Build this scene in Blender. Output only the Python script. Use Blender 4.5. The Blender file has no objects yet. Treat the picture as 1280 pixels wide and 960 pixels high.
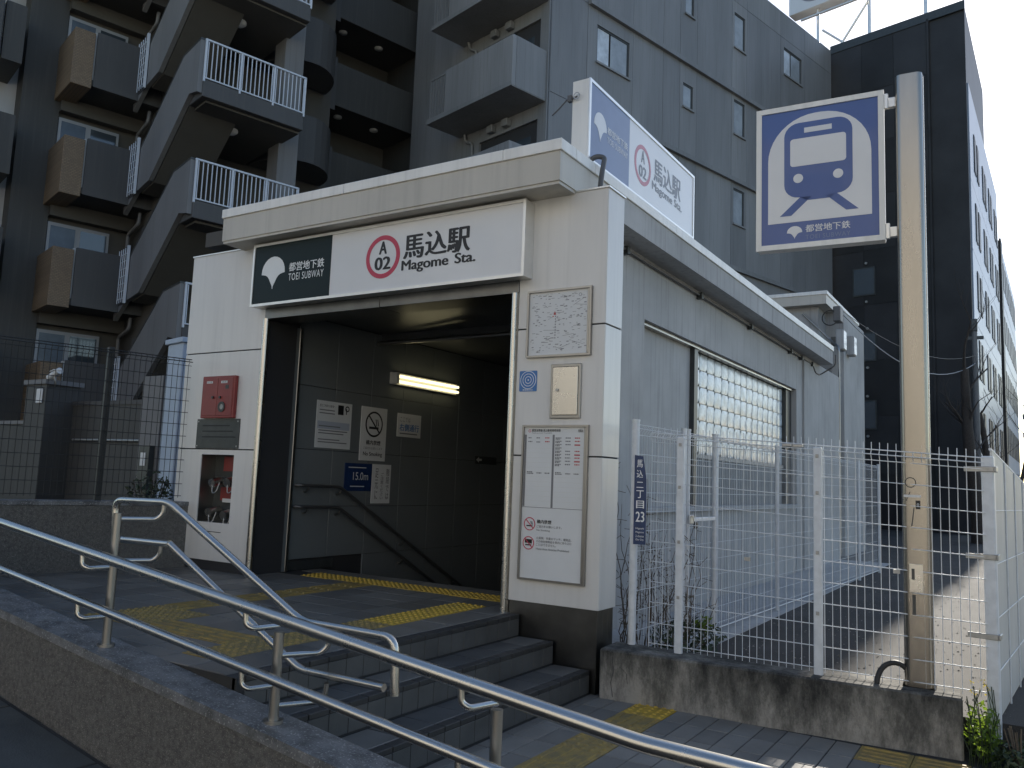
import bpy, bmesh, math, random
from mathutils import Matrix, Vector
random.seed(7)
S = bpy.context.scene
C = S.collection
R = math.radians
# ------------------------------------------------------------ camera
cd = bpy.data.cameras.new('camera'); cam = bpy.data.objects.new('camera', cd); C.objects.link(cam)
cd.sensor_width = 36.0; cd.lens = 36.0 * 1027.88 / 1280.0; cd.clip_start = 0.05; cd.clip_end = 2000
cam.matrix_world = (Matrix.Translation((2.7747, -5.7150, 1.564)) @ Matrix.Rotation(0.564021, 4, 'Z')
                    @ Matrix.Rotation(math.pi / 2 + 0.114855, 4, 'X') @ Matrix.Rotation(0.038388, 4, 'Z'))
S.camera = cam
# ------------------------------------------------------------ world, sun, exposure
SUN_EL, SUN_AZ = 28.5, -0.3          # azimuth from +Y towards +X
w = bpy.data.worlds.new('World'); S.world = w; w.use_nodes = True
nt = w.node_tree
sky = nt.nodes.new('ShaderNodeTexSky'); sky.sky_type = 'NISHITA'; sky.sun_disc = False
sky.sun_elevation = R(SUN_EL); sky.sun_rotation = R(SUN_AZ)
sky.air_density = 1.0; sky.dust_density = 0.4; sky.ozone_density = 1.0
bg = nt.nodes['Background']; bg.inputs['Strength'].default_value = 0.10
nt.links.new(sky.outputs['Color'], bg.inputs['Color'])
sl = bpy.data.lights.new('sun', 'SUN'); sl.energy = 4.5; sl.angle = R(0.53); sl.color = (1.0, 0.93, 0.82)
so = bpy.data.objects.new('sun', sl); C.objects.link(so)
sd = Vector((math.sin(R(SUN_AZ)) * math.cos(R(SUN_EL)), math.cos(R(SUN_AZ)) * math.cos(R(SUN_EL)), math.sin(R(SUN_EL))))
so.rotation_euler = sd.to_track_quat('Z', 'Y').to_euler(); so.location = (20, 60, 60)
vs = S.view_settings; vs.view_transform = 'Standard'; vs.look = 'None'; vs.exposure = 1.08; vs.gamma = 1.0
vs.use_curve_mapping = False
S.render.engine = 'CYCLES'; S.cycles.use_denoising = True
S.cycles.max_bounces = 8; S.cycles.diffuse_bounces = 4; S.cycles.glossy_bounces = 4; S.cycles.transmission_bounces = 6
S.cycles.sample_clamp_indirect = 6.0

# ------------------------------------------------------------ materials
MATS = {}
def mat(name, col, rough=0.6, metal=0.0, var=0.0, scale=4.0, bump=0.0, bscale=40.0, spec=0.5, streak=False, col2=None,
        trans=0.0, emit=None, estr=0.0, aniso=0.0, coat=0.0, contrast=(0.35, 0.65), speck=None, ior=None, rvar=0.0, drip=0.0):
    if name in MATS: return MATS[name]
    m = bpy.data.materials.new(name); m.use_nodes = True
    t = m.node_tree; b = t.nodes['Principled BSDF']
    b.inputs['Base Color'].default_value = (*col, 1); b.inputs['Roughness'].default_value = rough
    b.inputs['Metallic'].default_value = metal; b.inputs['Specular IOR Level'].default_value = spec
    b.inputs['Transmission Weight'].default_value = trans
    if ior: b.inputs['IOR'].default_value = ior
    if coat: b.inputs['Coat Weight'].default_value = coat
    if aniso: b.inputs['Anisotropic'].default_value = aniso
    if emit: b.inputs['Emission Color'].default_value = (*emit, 1); b.inputs['Emission Strength'].default_value = estr
    tc = t.nodes.new('ShaderNodeTexCoord'); mp = t.nodes.new('ShaderNodeMapping')
    geo = t.nodes.new('ShaderNodeNewGeometry')
    t.links.new(geo.outputs['Position'], mp.inputs['Vector'])       # world position: pieces do not repeat
    if streak: mp.inputs['Scale'].default_value = (1, 1, 0.16)
    last = None
    if var or col2:
        n = t.nodes.new('ShaderNodeTexNoise'); n.inputs['Scale'].default_value = scale
        n.inputs['Detail'].default_value = 7; n.inputs['Roughness'].default_value = 0.62
        t.links.new(mp.outputs[0], n.inputs['Vector'])
        r = t.nodes.new('ShaderNodeValToRGB')
        r.color_ramp.elements[0].position = contrast[0]; r.color_ramp.elements[1].position = contrast[1]
        c2 = col2 if col2 else tuple(c * (1 - var) for c in col)
        c1 = col if col2 else tuple(min(1, c * (1 + var * 0.6)) for c in col)
        r.color_ramp.elements[0].color = (*c2, 1); r.color_ramp.elements[1].color = (*c1, 1)
        t.links.new(n.outputs['Fac'], r.inputs['Fac']); last = r.outputs['Color']
        if rvar:
            mr = t.nodes.new('ShaderNodeMapRange'); mr.inputs['To Min'].default_value = max(0.02, rough - rvar); mr.inputs['To Max'].default_value = min(1, rough + rvar)
            t.links.new(n.outputs['Fac'], mr.inputs['Value']); t.links.new(mr.outputs[0], b.inputs['Roughness'])
    if speck:                                                       # speck = (colour, scale, threshold, amount)
        v = t.nodes.new('ShaderNodeTexNoise'); v.inputs['Scale'].default_value = speck[1]; v.inputs['Detail'].default_value = 2
        t.links.new(geo.outputs['Position'], v.inputs['Vector'])
        rr = t.nodes.new('ShaderNodeValToRGB'); rr.color_ramp.elements[0].position = speck[2]; rr.color_ramp.elements[1].position = speck[2] + 0.05
        rr.color_ramp.elements[0].color = (0, 0, 0, 1); rr.color_ramp.elements[1].color = (speck[3],) * 3 + (1,)
        t.links.new(v.outputs['Fac'], rr.inputs['Fac'])
        mx = t.nodes.new('ShaderNodeMix'); mx.data_type = 'RGBA'
        t.links.new(rr.outputs['Color'], mx.inputs['Factor'])
        if last: t.links.new(last, mx.inputs['A'])
        else: mx.inputs['A'].default_value = (*col, 1)
        mx.inputs['B'].default_value = (*speck[0], 1); last = mx.outputs['Result']
    if drip:                                                        # thin vertical rain streaks
        dm=t.nodes.new('ShaderNodeMapping'); dm.inputs['Scale'].default_value=(16,16,0.55); t.links.new(geo.outputs['Position'],dm.inputs[0])
        dn=t.nodes.new('ShaderNodeTexNoise'); dn.inputs['Scale'].default_value=1.0; dn.inputs['Detail'].default_value=3; t.links.new(dm.outputs[0],dn.inputs['Vector'])
        dr=t.nodes.new('ShaderNodeMapRange'); dr.inputs['From Min'].default_value=.52; dr.inputs['From Max'].default_value=.74; dr.inputs['To Min'].default_value=0; dr.inputs['To Max'].default_value=drip
        t.links.new(dn.outputs['Fac'],dr.inputs['Value'])
        dx=t.nodes.new('ShaderNodeMix'); dx.data_type='RGBA'; t.links.new(dr.outputs[0],dx.inputs['Factor'])
        if last: t.links.new(last,dx.inputs['A'])
        else: dx.inputs['A'].default_value=(*col,1)
        dx.inputs['B'].default_value=(.10,.095,.085,1); last=dx.outputs['Result']
    if last: t.links.new(last, b.inputs['Base Color'])
    if bump:
        n2 = t.nodes.new('ShaderNodeTexNoise'); n2.inputs['Scale'].default_value = bscale; n2.inputs['Detail'].default_value = 5
        t.links.new(geo.outputs['Position'], n2.inputs['Vector'])
        bp = t.nodes.new('ShaderNodeBump'); bp.inputs['Strength'].default_value = bump; bp.inputs['Distance'].default_value = 0.01
        t.links.new(n2.outputs['Fac'], bp.inputs['Height']); t.links.new(bp.outputs['Normal'], b.inputs['Normal'])
    MATS[name] = m
    return m

M = dict(
 panel=mat('cream_enamel_panel', (0.67, 0.657, 0.63), 0.30, var=0.09, scale=2.2, bump=0.012, bscale=3.0, spec=0.5, streak=True, rvar=0.06, contrast=(0.25,0.6), drip=0.08),
 joint=mat('dark_joint', (0.03, 0.03, 0.032), 0.8),
 coping=mat('white_coping', (0.80, 0.79, 0.75), 0.4, var=0.08, scale=3, streak=True, drip=0.14),
 fascia=mat('grey_cream_fascia', (0.52, 0.49, 0.43), 0.45, var=0.06, scale=2, streak=True, drip=0.14),
 steel=mat('brushed_steel', (0.56, 0.54, 0.50), 0.27, 1.0, var=0.06, scale=2.0, rvar=0.06),
 steel_sat=mat('satin_steel', (0.36, 0.35, 0.33), 0.36, 1.0, var=0.12, scale=3.0, rvar=0.08, streak=True),
 steel_worn=mat('worn_steel_post', (0.34, 0.315, 0.28), 0.26, 1.0, var=0.32, scale=2.2, rvar=0.10, contrast=(0.25,0.7), streak=True),
 steel_dark=mat('dull_dark_steel', (0.17, 0.17, 0.165), 0.34, 1.0, var=0.25, scale=2.0, rvar=0.08, streak=False),
 alu=mat('aluminium_frame', (0.78, 0.77, 0.74), 0.35, 0.6, var=0.04, scale=5),
 signwhite=mat('sign_white', (0.69, 0.70, 0.71), 0.28, var=0.03, scale=1.5, coat=0.2),
 green=mat('sign_dark_green', (0.008, 0.019, 0.021), 0.45, spec=0.2),
 black=mat('print_black', (0.012, 0.012, 0.013), 0.45),
 white=mat('print_white', (0.78, 0.80, 0.80), 0.45),
 crimson=mat('print_crimson', (0.50, 0.04, 0.085), 0.4),
 red=mat('print_red', (0.45, 0.05, 0.05), 0.45),
 mapgrey=mat('map_print_grey', (0.27, 0.27, 0.28), 0.5),
 greytxt=mat('print_grey', (0.18, 0.18, 0.19), 0.5),
 ptint=mat('poster_tint', (0.42, 0.46, 0.54), 0.5),
 paper=mat('poster_paper', (0.66, 0.67, 0.67), 0.5, var=0.04, scale=2),
 blue=mat('sign_blue', (0.055, 0.105, 0.30), 0.3, var=0.06, scale=2, coat=0.2),
 fblue=mat('faded_sign_blue', (0.15, 0.21, 0.36), 0.35, var=0.08, scale=3),
 fred=mat('faded_print_red', (0.55, 0.22, 0.28), 0.45), fblack=mat('faded_print_grey', (0.22, 0.24, 0.28), 0.45),
 sky_blue=mat('sticker_blue', (0.05, 0.17, 0.42), 0.4),
 navy=mat('address_navy', (0.014, 0.038, 0.12), 0.4, var=0.2, scale=20),
 redbox=mat('red_enamel', (0.24, 0.035, 0.032), 0.4, var=0.12, scale=6),
 dkgrey=mat('dark_grey_plate', (0.055, 0.06, 0.06), 0.4, 0.3, var=0.15, scale=12),
 concrete=mat('pale_concrete', (0.40, 0.405, 0.405), 0.75, var=0.20, scale=0.9, bump=0.10, bscale=60, spec=0.3, contrast=(0.3,0.7), drip=0.35),
 curb=mat('stained_concrete', (0.30, 0.285, 0.25), 0.9, col2=(0.045, 0.045, 0.042), scale=2.3, contrast=(0.36, 0.66), bump=0.5, bscale=55, spec=0.2, streak=False),
 terrazzo=mat('dark_granolithic', (0.140, 0.136, 0.128), 0.85, var=0.40, scale=38, bump=1.0, bscale=130, spec=0.2, contrast=(0.3,0.72), speck=((0.30, 0.28, 0.25), 110, 0.60, 0.55)),
 terrcap=mat('granolithic_cap', (0.155, 0.16, 0.165), 0.45, var=0.5, scale=9, bump=0.8, bscale=120, speck=((0.45, 0.45, 0.44), 80, 0.60, 0.6)),
 tile=mat('platform_tile', (0.155, 0.146, 0.132), 0.42, var=0.22, scale=2.6, bump=0.10, bscale=120, rvar=0.1),
 tile2=mat('platform_tile_dark', (0.118, 0.111, 0.101), 0.45, var=0.22, scale=2.6, bump=0.10, bscale=120, rvar=0.1),
 riser=mat('riser_tile', (0.080, 0.079, 0.076), 0.5, var=0.2, scale=4, bump=0.08, bscale=90),
 nosing=mat('nosing_tile', (0.035, 0.034, 0.033), 0.55, var=0.2, scale=8, bump=0.2, bscale=90),
 grout=mat('grout', (0.03, 0.03, 0.03), 0.9),
 pave=mat('sidewalk_tile', (0.20, 0.187, 0.166), 0.6, var=0.2, scale=2.4, bump=0.12, bscale=110, rvar=0.1),
 pave2=mat('sidewalk_tile_worn', (0.158, 0.148, 0.132), 0.6, var=0.2, scale=2.4, bump=0.12, bscale=110, rvar=0.1),
 yellow=mat('tactile_yellow', (0.50, 0.32, 0.04), 0.6, col2=(0.33, 0.22, 0.05), scale=9.0, contrast=(0.34, 0.52), bump=0.1, bscale=80),
 yworn=mat('tactile_yellow_worn', (0.33, 0.225, 0.06), 0.65, col2=(0.20, 0.15, 0.065), scale=11.0, contrast=(0.36, 0.62), bump=0.1, bscale=80),
 pslab=mat('grey_slab', (0.075, 0.08, 0.078), 0.6, var=0.25, scale=3, bump=0.2, bscale=90),
 louvre=mat('grey_louvre', (0.24, 0.255, 0.27), 0.5, 0.2, var=0.15, scale=4),
 asphalt=mat('asphalt', (0.040, 0.039, 0.038), 0.9, var=0.35, scale=1.4, bump=0.6, bscale=180, speck=((0.25, 0.24, 0.22), 60, 0.70, 0.7)),
 ground=mat('ground', (0.09, 0.088, 0.083), 0.9, var=0.2, scale=0.4),
 fence=mat('white_fence_paint', (0.64, 0.67, 0.70), 0.4, var=0.10, scale=14, spec=0.5),
 fsheet=mat('white_sheet', (0.46, 0.465, 0.455), 0.5, var=0.10, scale=5, streak=True),
 dfence=mat('dark_fence_paint', (0.018, 0.020, 0.021), 0.5),
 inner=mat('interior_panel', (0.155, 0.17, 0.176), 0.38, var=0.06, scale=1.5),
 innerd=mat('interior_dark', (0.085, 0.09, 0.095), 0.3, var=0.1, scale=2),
 hrail=mat('interior_rail', (0.12, 0.12, 0.12), 0.4, 0.6),
 lamp=mat('fluorescent_tube', (0.9, 0.9, 0.8), 0.3, emit=(1.0, 0.88, 0.52), estr=1.0),
 lampbody=mat('lamp_body', (0.6, 0.6, 0.56), 0.5),
 gblock=mat('glass_block', (0.60, 0.68, 0.73), 0.22, var=0.25, scale=7, spec=0.35, bump=0.2, bscale=14, contrast=(0.40, 0.60)),
 glass=mat('window_glass', (0.05, 0.065, 0.08), 0.06, spec=0.9, coat=0.6),
 glassb=mat('window_glass_pale', (0.10, 0.13, 0.17), 0.2, spec=0.4, var=0.2, scale=2), curtain=mat('curtained_pane', (0.55, 0.60, 0.66), 0.3, spec=0.5, var=0.25, scale=3, streak=False), frost=mat('frosted_pane', (0.30, 0.33, 0.36), 0.25, spec=0.5, var=0.2, scale=2),
 aw=mat('apartment_wall_tile', (0.056, 0.055, 0.052), 0.6, var=0.12, scale=1.2, bump=0.15, bscale=30, streak=True, drip=0.35),
 aw2=mat('apartment_parapet', (0.070, 0.069, 0.069), 0.6, var=0.10, scale=1.0, bump=0.12, bscale=30, streak=True, drip=0.35),
 aw3=mat('apartment_stair_paint', (0.175, 0.175, 0.177), 0.6, var=0.12, scale=1.0, streak=True, drip=0.35),
 aw4=mat('apartment_inner_wall', (0.090, 0.085, 0.075), 0.7, var=0.10, scale=1.0),
 awl=mat('apartment_pale_wall', (0.48, 0.49, 0.50), 0.6, var=0.1, scale=1.0, streak=True),
 bw=mat('tower_cladding', (0.20, 0.202, 0.205), 0.5, var=0.18, scale=0.7, streak=True, drip=0.35),
 bw2=mat('tower_cladding_light', (0.225, 0.226, 0.228), 0.5, var=0.18, scale=0.7, streak=True, drip=0.35),
 bw3=mat('tower_cladding_dark', (0.180, 0.182, 0.186), 0.5, var=0.18, scale=0.9, streak=True, drip=0.35),
 kw=mat('black_tile_wall', (0.033, 0.033, 0.034), 0.45, var=0.25, scale=0.6, spec=0.2),
 kw2=mat('black_tile_wall_pale', (0.042, 0.042, 0.044), 0.45, var=0.25, scale=0.6, spec=0.2),
 gw=mat('office_side_cladding', (0.30, 0.36, 0.46), 0.35, var=0.06, scale=0.5, spec=0.3), gwin=mat('office_window', (0.02, 0.025, 0.035), 0.4, spec=0.15),
 wframe=mat('white_window_frame', (0.30, 0.32, 0.35), 0.5),
 rail=mat('balcony_rail_paint', (0.56, 0.60, 0.66), 0.4),
 domel=mat('dome_lamp', (0.7, 0.7, 0.68), 0.5),
 bluewhite=mat('pale_blue_pillar', (0.42, 0.50, 0.60), 0.5, var=0.06, scale=3),
 bark=mat('bark', (0.055, 0.045, 0.038), 0.85, var=0.3, scale=20, bump=0.5, bscale=60),
 twig=mat('dry_twig', (0.12, 0.095, 0.07), 0.8, var=0.3, scale=30),
 leaf=mat('weed_leaf', (0.11, 0.18, 0.03), 0.5, var=0.35, scale=25, spec=0.4),
 leafd=mat('dark_leaf', (0.030, 0.050, 0.018), 0.5, var=0.35, scale=18),
 petal=mat('yellow_petal', (0.55, 0.42, 0.03), 0.6),
 rubber=mat('black_cable', (0.02, 0.02, 0.02), 0.6),
 cable=mat('wire_grey', (0.10, 0.10, 0.10), 0.5),
 zinc=mat('galvanised_clip', (0.40, 0.40, 0.39), 0.45, 0.8, var=0.15, scale=30),
 opp=mat('cream_render', (0.41, 0.39, 0.35), 0.8, var=0.08, scale=0.5),
 far=mat('distant_facade', (0.16, 0.17, 0.20), 0.7, var=0.1, scale=0.2),
)
def mouldy():
    m=M['curb']; t=m.node_tree; b=t.nodes['Principled BSDF']
    geo=t.nodes.new('ShaderNodeNewGeometry'); n1=t.nodes.new('ShaderNodeTexNoise'); n1.inputs['Scale'].default_value=3.6; n1.inputs['Detail'].default_value=14; n1.inputs['Roughness'].default_value=.80
    mp=t.nodes.new('ShaderNodeMapping'); mp.inputs['Scale'].default_value=(1.3,1.3,.5); t.links.new(geo.outputs['Position'],mp.inputs[0]); t.links.new(mp.outputs[0],n1.inputs['Vector'])
    sep=t.nodes.new('ShaderNodeSeparateXYZ'); t.links.new(geo.outputs['Position'],sep.inputs[0])
    mr=t.nodes.new('ShaderNodeMapRange'); mr.inputs['From Min'].default_value=0; mr.inputs['From Max'].default_value=.33; mr.inputs['To Min'].default_value=.10; mr.inputs['To Max'].default_value=-.06
    t.links.new(sep.outputs['Z'],mr.inputs['Value']); ad=t.nodes.new('ShaderNodeMath'); ad.operation='ADD'; t.links.new(n1.outputs['Fac'],ad.inputs[0]); t.links.new(mr.outputs[0],ad.inputs[1])
    r=t.nodes.new('ShaderNodeValToRGB'); e=r.color_ramp.elements; e[0].position=.36; e[0].color=(.035,.035,.033,1); e[1].position=.66; e[1].color=(.34,.32,.285,1)
    q=r.color_ramp.elements.new(.50); q.color=(.13,.125,.112,1)
    t.links.new(ad.outputs[0],r.inputs['Fac']); t.links.new(r.outputs['Color'],b.inputs['Base Color'])
mouldy()
def translucent(m,col):
    t=m.node_tree; b=t.nodes['Principled BSDF']; o=t.nodes['Material Output']; tr=t.nodes.new('ShaderNodeBsdfTranslucent'); tr.inputs['Color'].default_value=(*col,1)
    mx=t.nodes.new('ShaderNodeMixShader'); mx.inputs[0].default_value=.45; t.links.new(b.outputs[0],mx.inputs[1]); t.links.new(tr.outputs[0],mx.inputs[2]); t.links.new(mx.outputs[0],o.inputs['Surface'])
translucent(M['leaf'],(.20,.30,.03)); translucent(M['petal'],(.6,.45,.04))
# brick-tile pattern for the tan balcony ends (a few centimetres a tile: too small to build)
def tan_tile():
    m = bpy.data.materials.new('tan_brick_tile'); m.use_nodes = True; t = m.node_tree; b = t.nodes['Principled BSDF']
    br = t.nodes.new('ShaderNodeTexBrick'); br.inputs['Scale'].default_value = 6.0
    br.inputs['Color1'].default_value = (0.235, 0.165, 0.100, 1); br.inputs['Color2'].default_value = (0.185, 0.128, 0.078, 1)
    br.inputs['Mortar'].default_value = (0.10, 0.08, 0.06, 1); br.inputs['Mortar Size'].default_value = 0.03
    tc = t.nodes.new('ShaderNodeTexCoord'); mp = t.nodes.new('ShaderNodeMapping'); mp.inputs['Rotation'].default_value = (math.pi / 2, 0, 0)
    t.links.new(tc.outputs['Object'], mp.inputs[0]); t.links.new(mp.outputs[0], br.inputs['Vector'])
    t.links.new(br.outputs['Color'], b.inputs['Base Color']); b.inputs['Roughness'].default_value = 0.6
    return m
M['tan'] = tan_tile()

# ------------------------------------------------------------ mesh helpers
class G:
    def __init__(s): s.v = []; s.f = []; s.sm = []; s.mi = []; s.m = 0
    def add(s, vs, fs, smooth=False):
        o = len(s.v); s.v += [tuple(p) for p in vs]
        for f in fs: s.f.append(tuple(i + o for i in f)); s.sm.append(smooth); s.mi.append(s.m)
        return s
    def box(s, x0, x1, y0, y1, z0, z1, c=0.0):
        if c <= 0:
            vs = [(x0,y0,z0),(x1,y0,z0),(x1,y1,z0),(x0,y1,z0),(x0,y0,z1),(x1,y0,z1),(x1,y1,z1),(x0,y1,z1)]
            return s.add(vs, [(0,3,2,1),(4,5,6,7),(0,1,5,4),(1,2,6,5),(2,3,7,6),(3,0,4,7)])
        X=(x0,x1); Y=(y0,y1); Z=(z0,z1); vs=[]; idx={}
        for i in (0,1):
            for j in (0,1):
                for k in (0,1):
                    dx = c if i==0 else -c; dy = c if j==0 else -c; dz = c if k==0 else -c
                    idx[i,j,k,'x']=len(vs); vs.append((X[i],Y[j]+dy,Z[k]+dz))
                    idx[i,j,k,'y']=len(vs); vs.append((X[i]+dx,Y[j],Z[k]+dz))
                    idx[i,j,k,'z']=len(vs); vs.append((X[i]+dx,Y[j]+dy,Z[k]))
        q=lambda *a:[idx[t] for t in a]
        fs=[]
        for i in (0,1):
            f=q((i,0,0,'x'),(i,1,0,'x'),(i,1,1,'x'),(i,0,1,'x')); fs.append(f if i else f[::-1])
            f=q((0,i,0,'y'),(1,i,0,'y'),(1,i,1,'y'),(0,i,1,'y')); fs.append(f[::-1] if i else f)
            f=q((0,0,i,'z'),(1,0,i,'z'),(1,1,i,'z'),(0,1,i,'z')); fs.append(f if i else f[::-1])
        for a in (0,1):
            for b in (0,1):
                f=q((a,b,0,'x'),(a,b,1,'x'),(a,b,1,'y'),(a,b,0,'y')); fs.append(f if a^b else f[::-1])
                f=q((a,0,b,'x'),(a,1,b,'x'),(a,1,b,'z'),(a,0,b,'z')); fs.append(f[::-1] if a^b else f)
                f=q((0,a,b,'y'),(1,a,b,'y'),(1,a,b,'z'),(0,a,b,'z')); fs.append(f if a^b else f[::-1])
        for i in (0,1):
            for j in (0,1):
                for k in (0,1):
                    f=q((i,j,k,'x'),(i,j,k,'y'),(i,j,k,'z')); fs.append(f if (i+j+k)%2 else f[::-1])
        return s.add(vs, fs)
    def tube(s, pts, r, n=10, cap=True):
        pts=[Vector(p) for p in pts]; rs = r if isinstance(r,(list,tuple)) else [r]*len(pts)
        vs=[]; fs=[]; prev=None
        for i,p in enumerate(pts):
            d=((pts[min(i+1,len(pts)-1)]-p).normalized()+(p-pts[max(i-1,0)]).normalized())
            d=d.normalized() if d.length>1e-6 else Vector((0,0,1))
            if prev is None:
                a=Vector((0,0,1)) if abs(d.z)<0.9 else Vector((1,0,0)); u=d.cross(a).normalized()
            else: u=(prev-d*prev.dot(d)).normalized()
            prev=u; v=d.cross(u)
            for k in range(n):
                t=2*math.pi*k/n; vs.append(p+(u*math.cos(t)+v*math.sin(t))*rs[i])
        for i in range(len(pts)-1):
            for k in range(n):
                a=i*n+k; b=i*n+(k+1)%n; fs.append((a,b,b+n,a+n))
        s.add(vs,fs,True)
        if cap:
            m=len(pts)-1
            s.add(vs[:n],[tuple(range(n))[::-1]]); s.add(vs[m*n:],[tuple(range(n))])
        return s
    def cyl(s, c, r, h, n=20, axis='z'):
        x,y,z=c; e={'x':(h,0,0),'y':(0,h,0),'z':(0,0,h)}[axis]
        return s.tube([(x,y,z),(x+e[0],y+e[1],z+e[2])],r,n)
    def flat(s, poly, y, t=0.002):
        """facade print: polygon of (x, z), front at y - t, looking towards -y"""
        n=len(poly); vs=[(p[0],y-t,p[1]) for p in poly]+[(p[0],y,p[1]) for p in poly]
        a=sum(poly[i][0]*poly[(i+1)%n][1]-poly[(i+1)%n][0]*poly[i][1] for i in range(n))
        if a<0: vs=vs[:n][::-1]+vs[n:][::-1]
        return s.add(vs,[tuple(range(n))]+[((i+1)%n,i,i+n,(i+1)%n+n) for i in range(n)])
    def ring(s, cx, cz, r0, r1, y, t=0.002, n=40):
        vs=[]
        for k in range(n):
            a=2*math.pi*k/n; c,d=math.cos(a),math.sin(a)
            vs+=[(cx+r0*c,y-t,cz+r0*d),(cx+r1*c,y-t,cz+r1*d),(cx+r1*c,y,cz+r1*d)]
        fs=[]
        for k in range(n):
            a=3*k; b=3*((k+1)%n); fs+=[(a,a+1,b+1,b),(a+1,a+2,b+2,b+1)]
        return s.add(vs,fs)
    def disc(s, cx, cz, r, y, t=0.002, n=24):
        return s.flat([(cx+r*math.cos(2*math.pi*k/n),cz+r*math.sin(2*math.pi*k/n)) for k in range(n)],y,t)
    def prism(s, poly, axis, a, b):
        """polygon extruded along axis from a to b; poly in the two other axes in xyz order"""
        def pt(p,t): return {'x':(t,p[0],p[1]),'y':(p[0],t,p[1]),'z':(p[0],p[1],t)}[axis]
        n=len(poly); vs=[pt(p,a) for p in poly]+[pt(p,b) for p in poly]
        s.add(vs,[tuple(range(n))[::-1],tuple(range(n,2*n))]+[(i,(i+1)%n,(i+1)%n+n,i+n) for i in range(n)])
        return s
    def mesh(s, name, mats):
        me=bpy.data.meshes.new(name); me.from_pydata(s.v,[],s.f); 
        me.polygons.foreach_set('use_smooth',s.sm)
        for m in (mats if isinstance(mats,(list,tuple)) else [mats]): me.materials.append(m)
        me.polygons.foreach_set('material_index',s.mi)
        bm=bmesh.new(); bm.from_mesh(me); bmesh.ops.recalc_face_normals(bm,faces=bm.faces); bm.to_mesh(me); bm.free()
        me.update(); return me
    def build(s, name, mats, parent=None, loc=(0,0,0), rz=0.0):
        return put(name, s.mesh(name,mats), parent, loc, rz)
def put(name, me, parent=None, loc=(0,0,0), rz=0.0):
    o=bpy.data.objects.new(name,me); C.objects.link(o); o.location=loc; o.rotation_euler=(0,0,rz)
    if parent: o.parent=parent
    return o
def tag(o,label=None,cat=None,group=None,kind=None):
    if label: o['label']=label
    if cat: o['category']=cat
    if group: o['group']=group
    if kind: o['kind']=kind
    return o
def thing(name,label,cat,loc=(0,0,0),rz=0.0,group=None):
    return tag(put(name,None,None,loc,rz),label,cat,group)
def bx(name,m,parent,x0,x1,y0,y1,z0,z1,c=0.0): return G().box(x0,x1,y0,y1,z0,z1,c).build(name,m,parent)
# lettering: a text curve turned into a mesh and fitted to a box on a facade (x to the right, outward is -y)
def letters(g, body, x0, x1, z0, z1, y, t=0.002, bold=0.0, spacing=1.0):
    cu=bpy.data.curves.new('text','FONT'); cu.body=body;  cu.space_character=spacing; cu.resolution_u=4
    o=bpy.data.objects.new('text',cu); C.objects.link(o); bpy.context.view_layer.update()
    dg=bpy.context.evaluated_depsgraph_get(); me=bpy.data.meshes.new_from_object(o.evaluated_get(dg))
    vs=[v.co.copy() for v in me.vertices]; fs=[tuple(p.vertices) for p in me.polygons]
    bpy.data.objects.remove(o); bpy.data.curves.remove(cu); bpy.data.meshes.remove(me)
    if not vs: return g
    a=min(v.x for v in vs); b=max(v.x for v in vs); c=min(v.y for v in vs); d=max(v.y for v in vs)
    sx=(x1-x0)/max(b-a,1e-6); sz=(z1-z0)/max(d-c,1e-6)
    e=bold*1.25*sx                                  # bold: a few copies shifted sideways, each a hair further out
    offs=[(0,0)] if not bold else [(-e,0),(-e*.33,e*.35),(e*.33,-e*.35),(e,0)]
    for k,(ox,oz) in enumerate(offs):
        q=(x1-x0-2*e)/(x1-x0)
        g.add([(x0+e+(v.x-a)*sx*q+ox, y-t-.00008*k, z0+(v.y-c)*sz+oz) for v in vs],fs)
    return g
def lettering(parent, m, body, x0,x1,z0,z1,y,t=0.002,bold=0.0,spacing=1.0,name='lettering'):
    g=G(); letters(g,body,x0,x1,z0,z1,y,t,bold,spacing); return g.build(name,m,parent)
def ginkgo(cx,cz,w,h):
    """the leaf emblem: fan top, two concave sides to a thin stem"""
    p=[]
    for k in range(13):
        a=math.pi*(k/12); p.append((cx+0.5*w*math.cos(a), cz+0.0*h+0.50*h*math.sin(a)))
    side=[(0.5*w*(1-k/9)**2.1+0.012*w, cz-0.02*h-0.46*h*(k/9)**0.80+0.10*h*math.sin(math.pi*min(1,1.7*k/9))) for k in range(1,9)]
    p.append((cx-0.5*w,cz-0.03*h))
    for dx,z in side: p.append((cx-dx,z))
    p.append((cx-0.010*w,cz-0.5*h)); p.append((cx+0.010*w,cz-0.5*h))
    for dx,z in side[::-1]: p.append((cx+dx,z))
    p.append((cx+0.5*w,cz-0.03*h))
    return p
def arc(cx,cz,r,a0,a1,n=8): return [(cx+r*math.cos(R(a0+(a1-a0)*k/n)),cz+r*math.sin(R(a0+(a1-a0)*k/n))) for k in range(n+1)]
def rrect(x0,x1,z0,z1,r,n=5):
    return arc(x1-r,z1-r,r,0,90,n)+arc(x0+r,z1-r,r,90,180,n)+arc(x0+r,z0+r,r,180,270,n)+arc(x1-r,z0+r,r,270,360,n)
def bend(pts, r=0.06, n=5):
    """rounds the corners of a polyline"""
    P=[Vector(p) for p in pts]; out=[P[0]]
    for i in range(1,len(P)-1):
        a=(P[i-1]-P[i]); b=(P[i+1]-P[i]); d=min(r,a.length*0.45,b.length*0.45); a=P[i]+a.normalized()*d; b=P[i]+b.normalized()*d
        for k in range(n+1):
            t=k/n; out.append((1-t)**2*a+2*t*(1-t)*P[i]+t*t*b)
    return out+[P[-1]]
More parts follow.
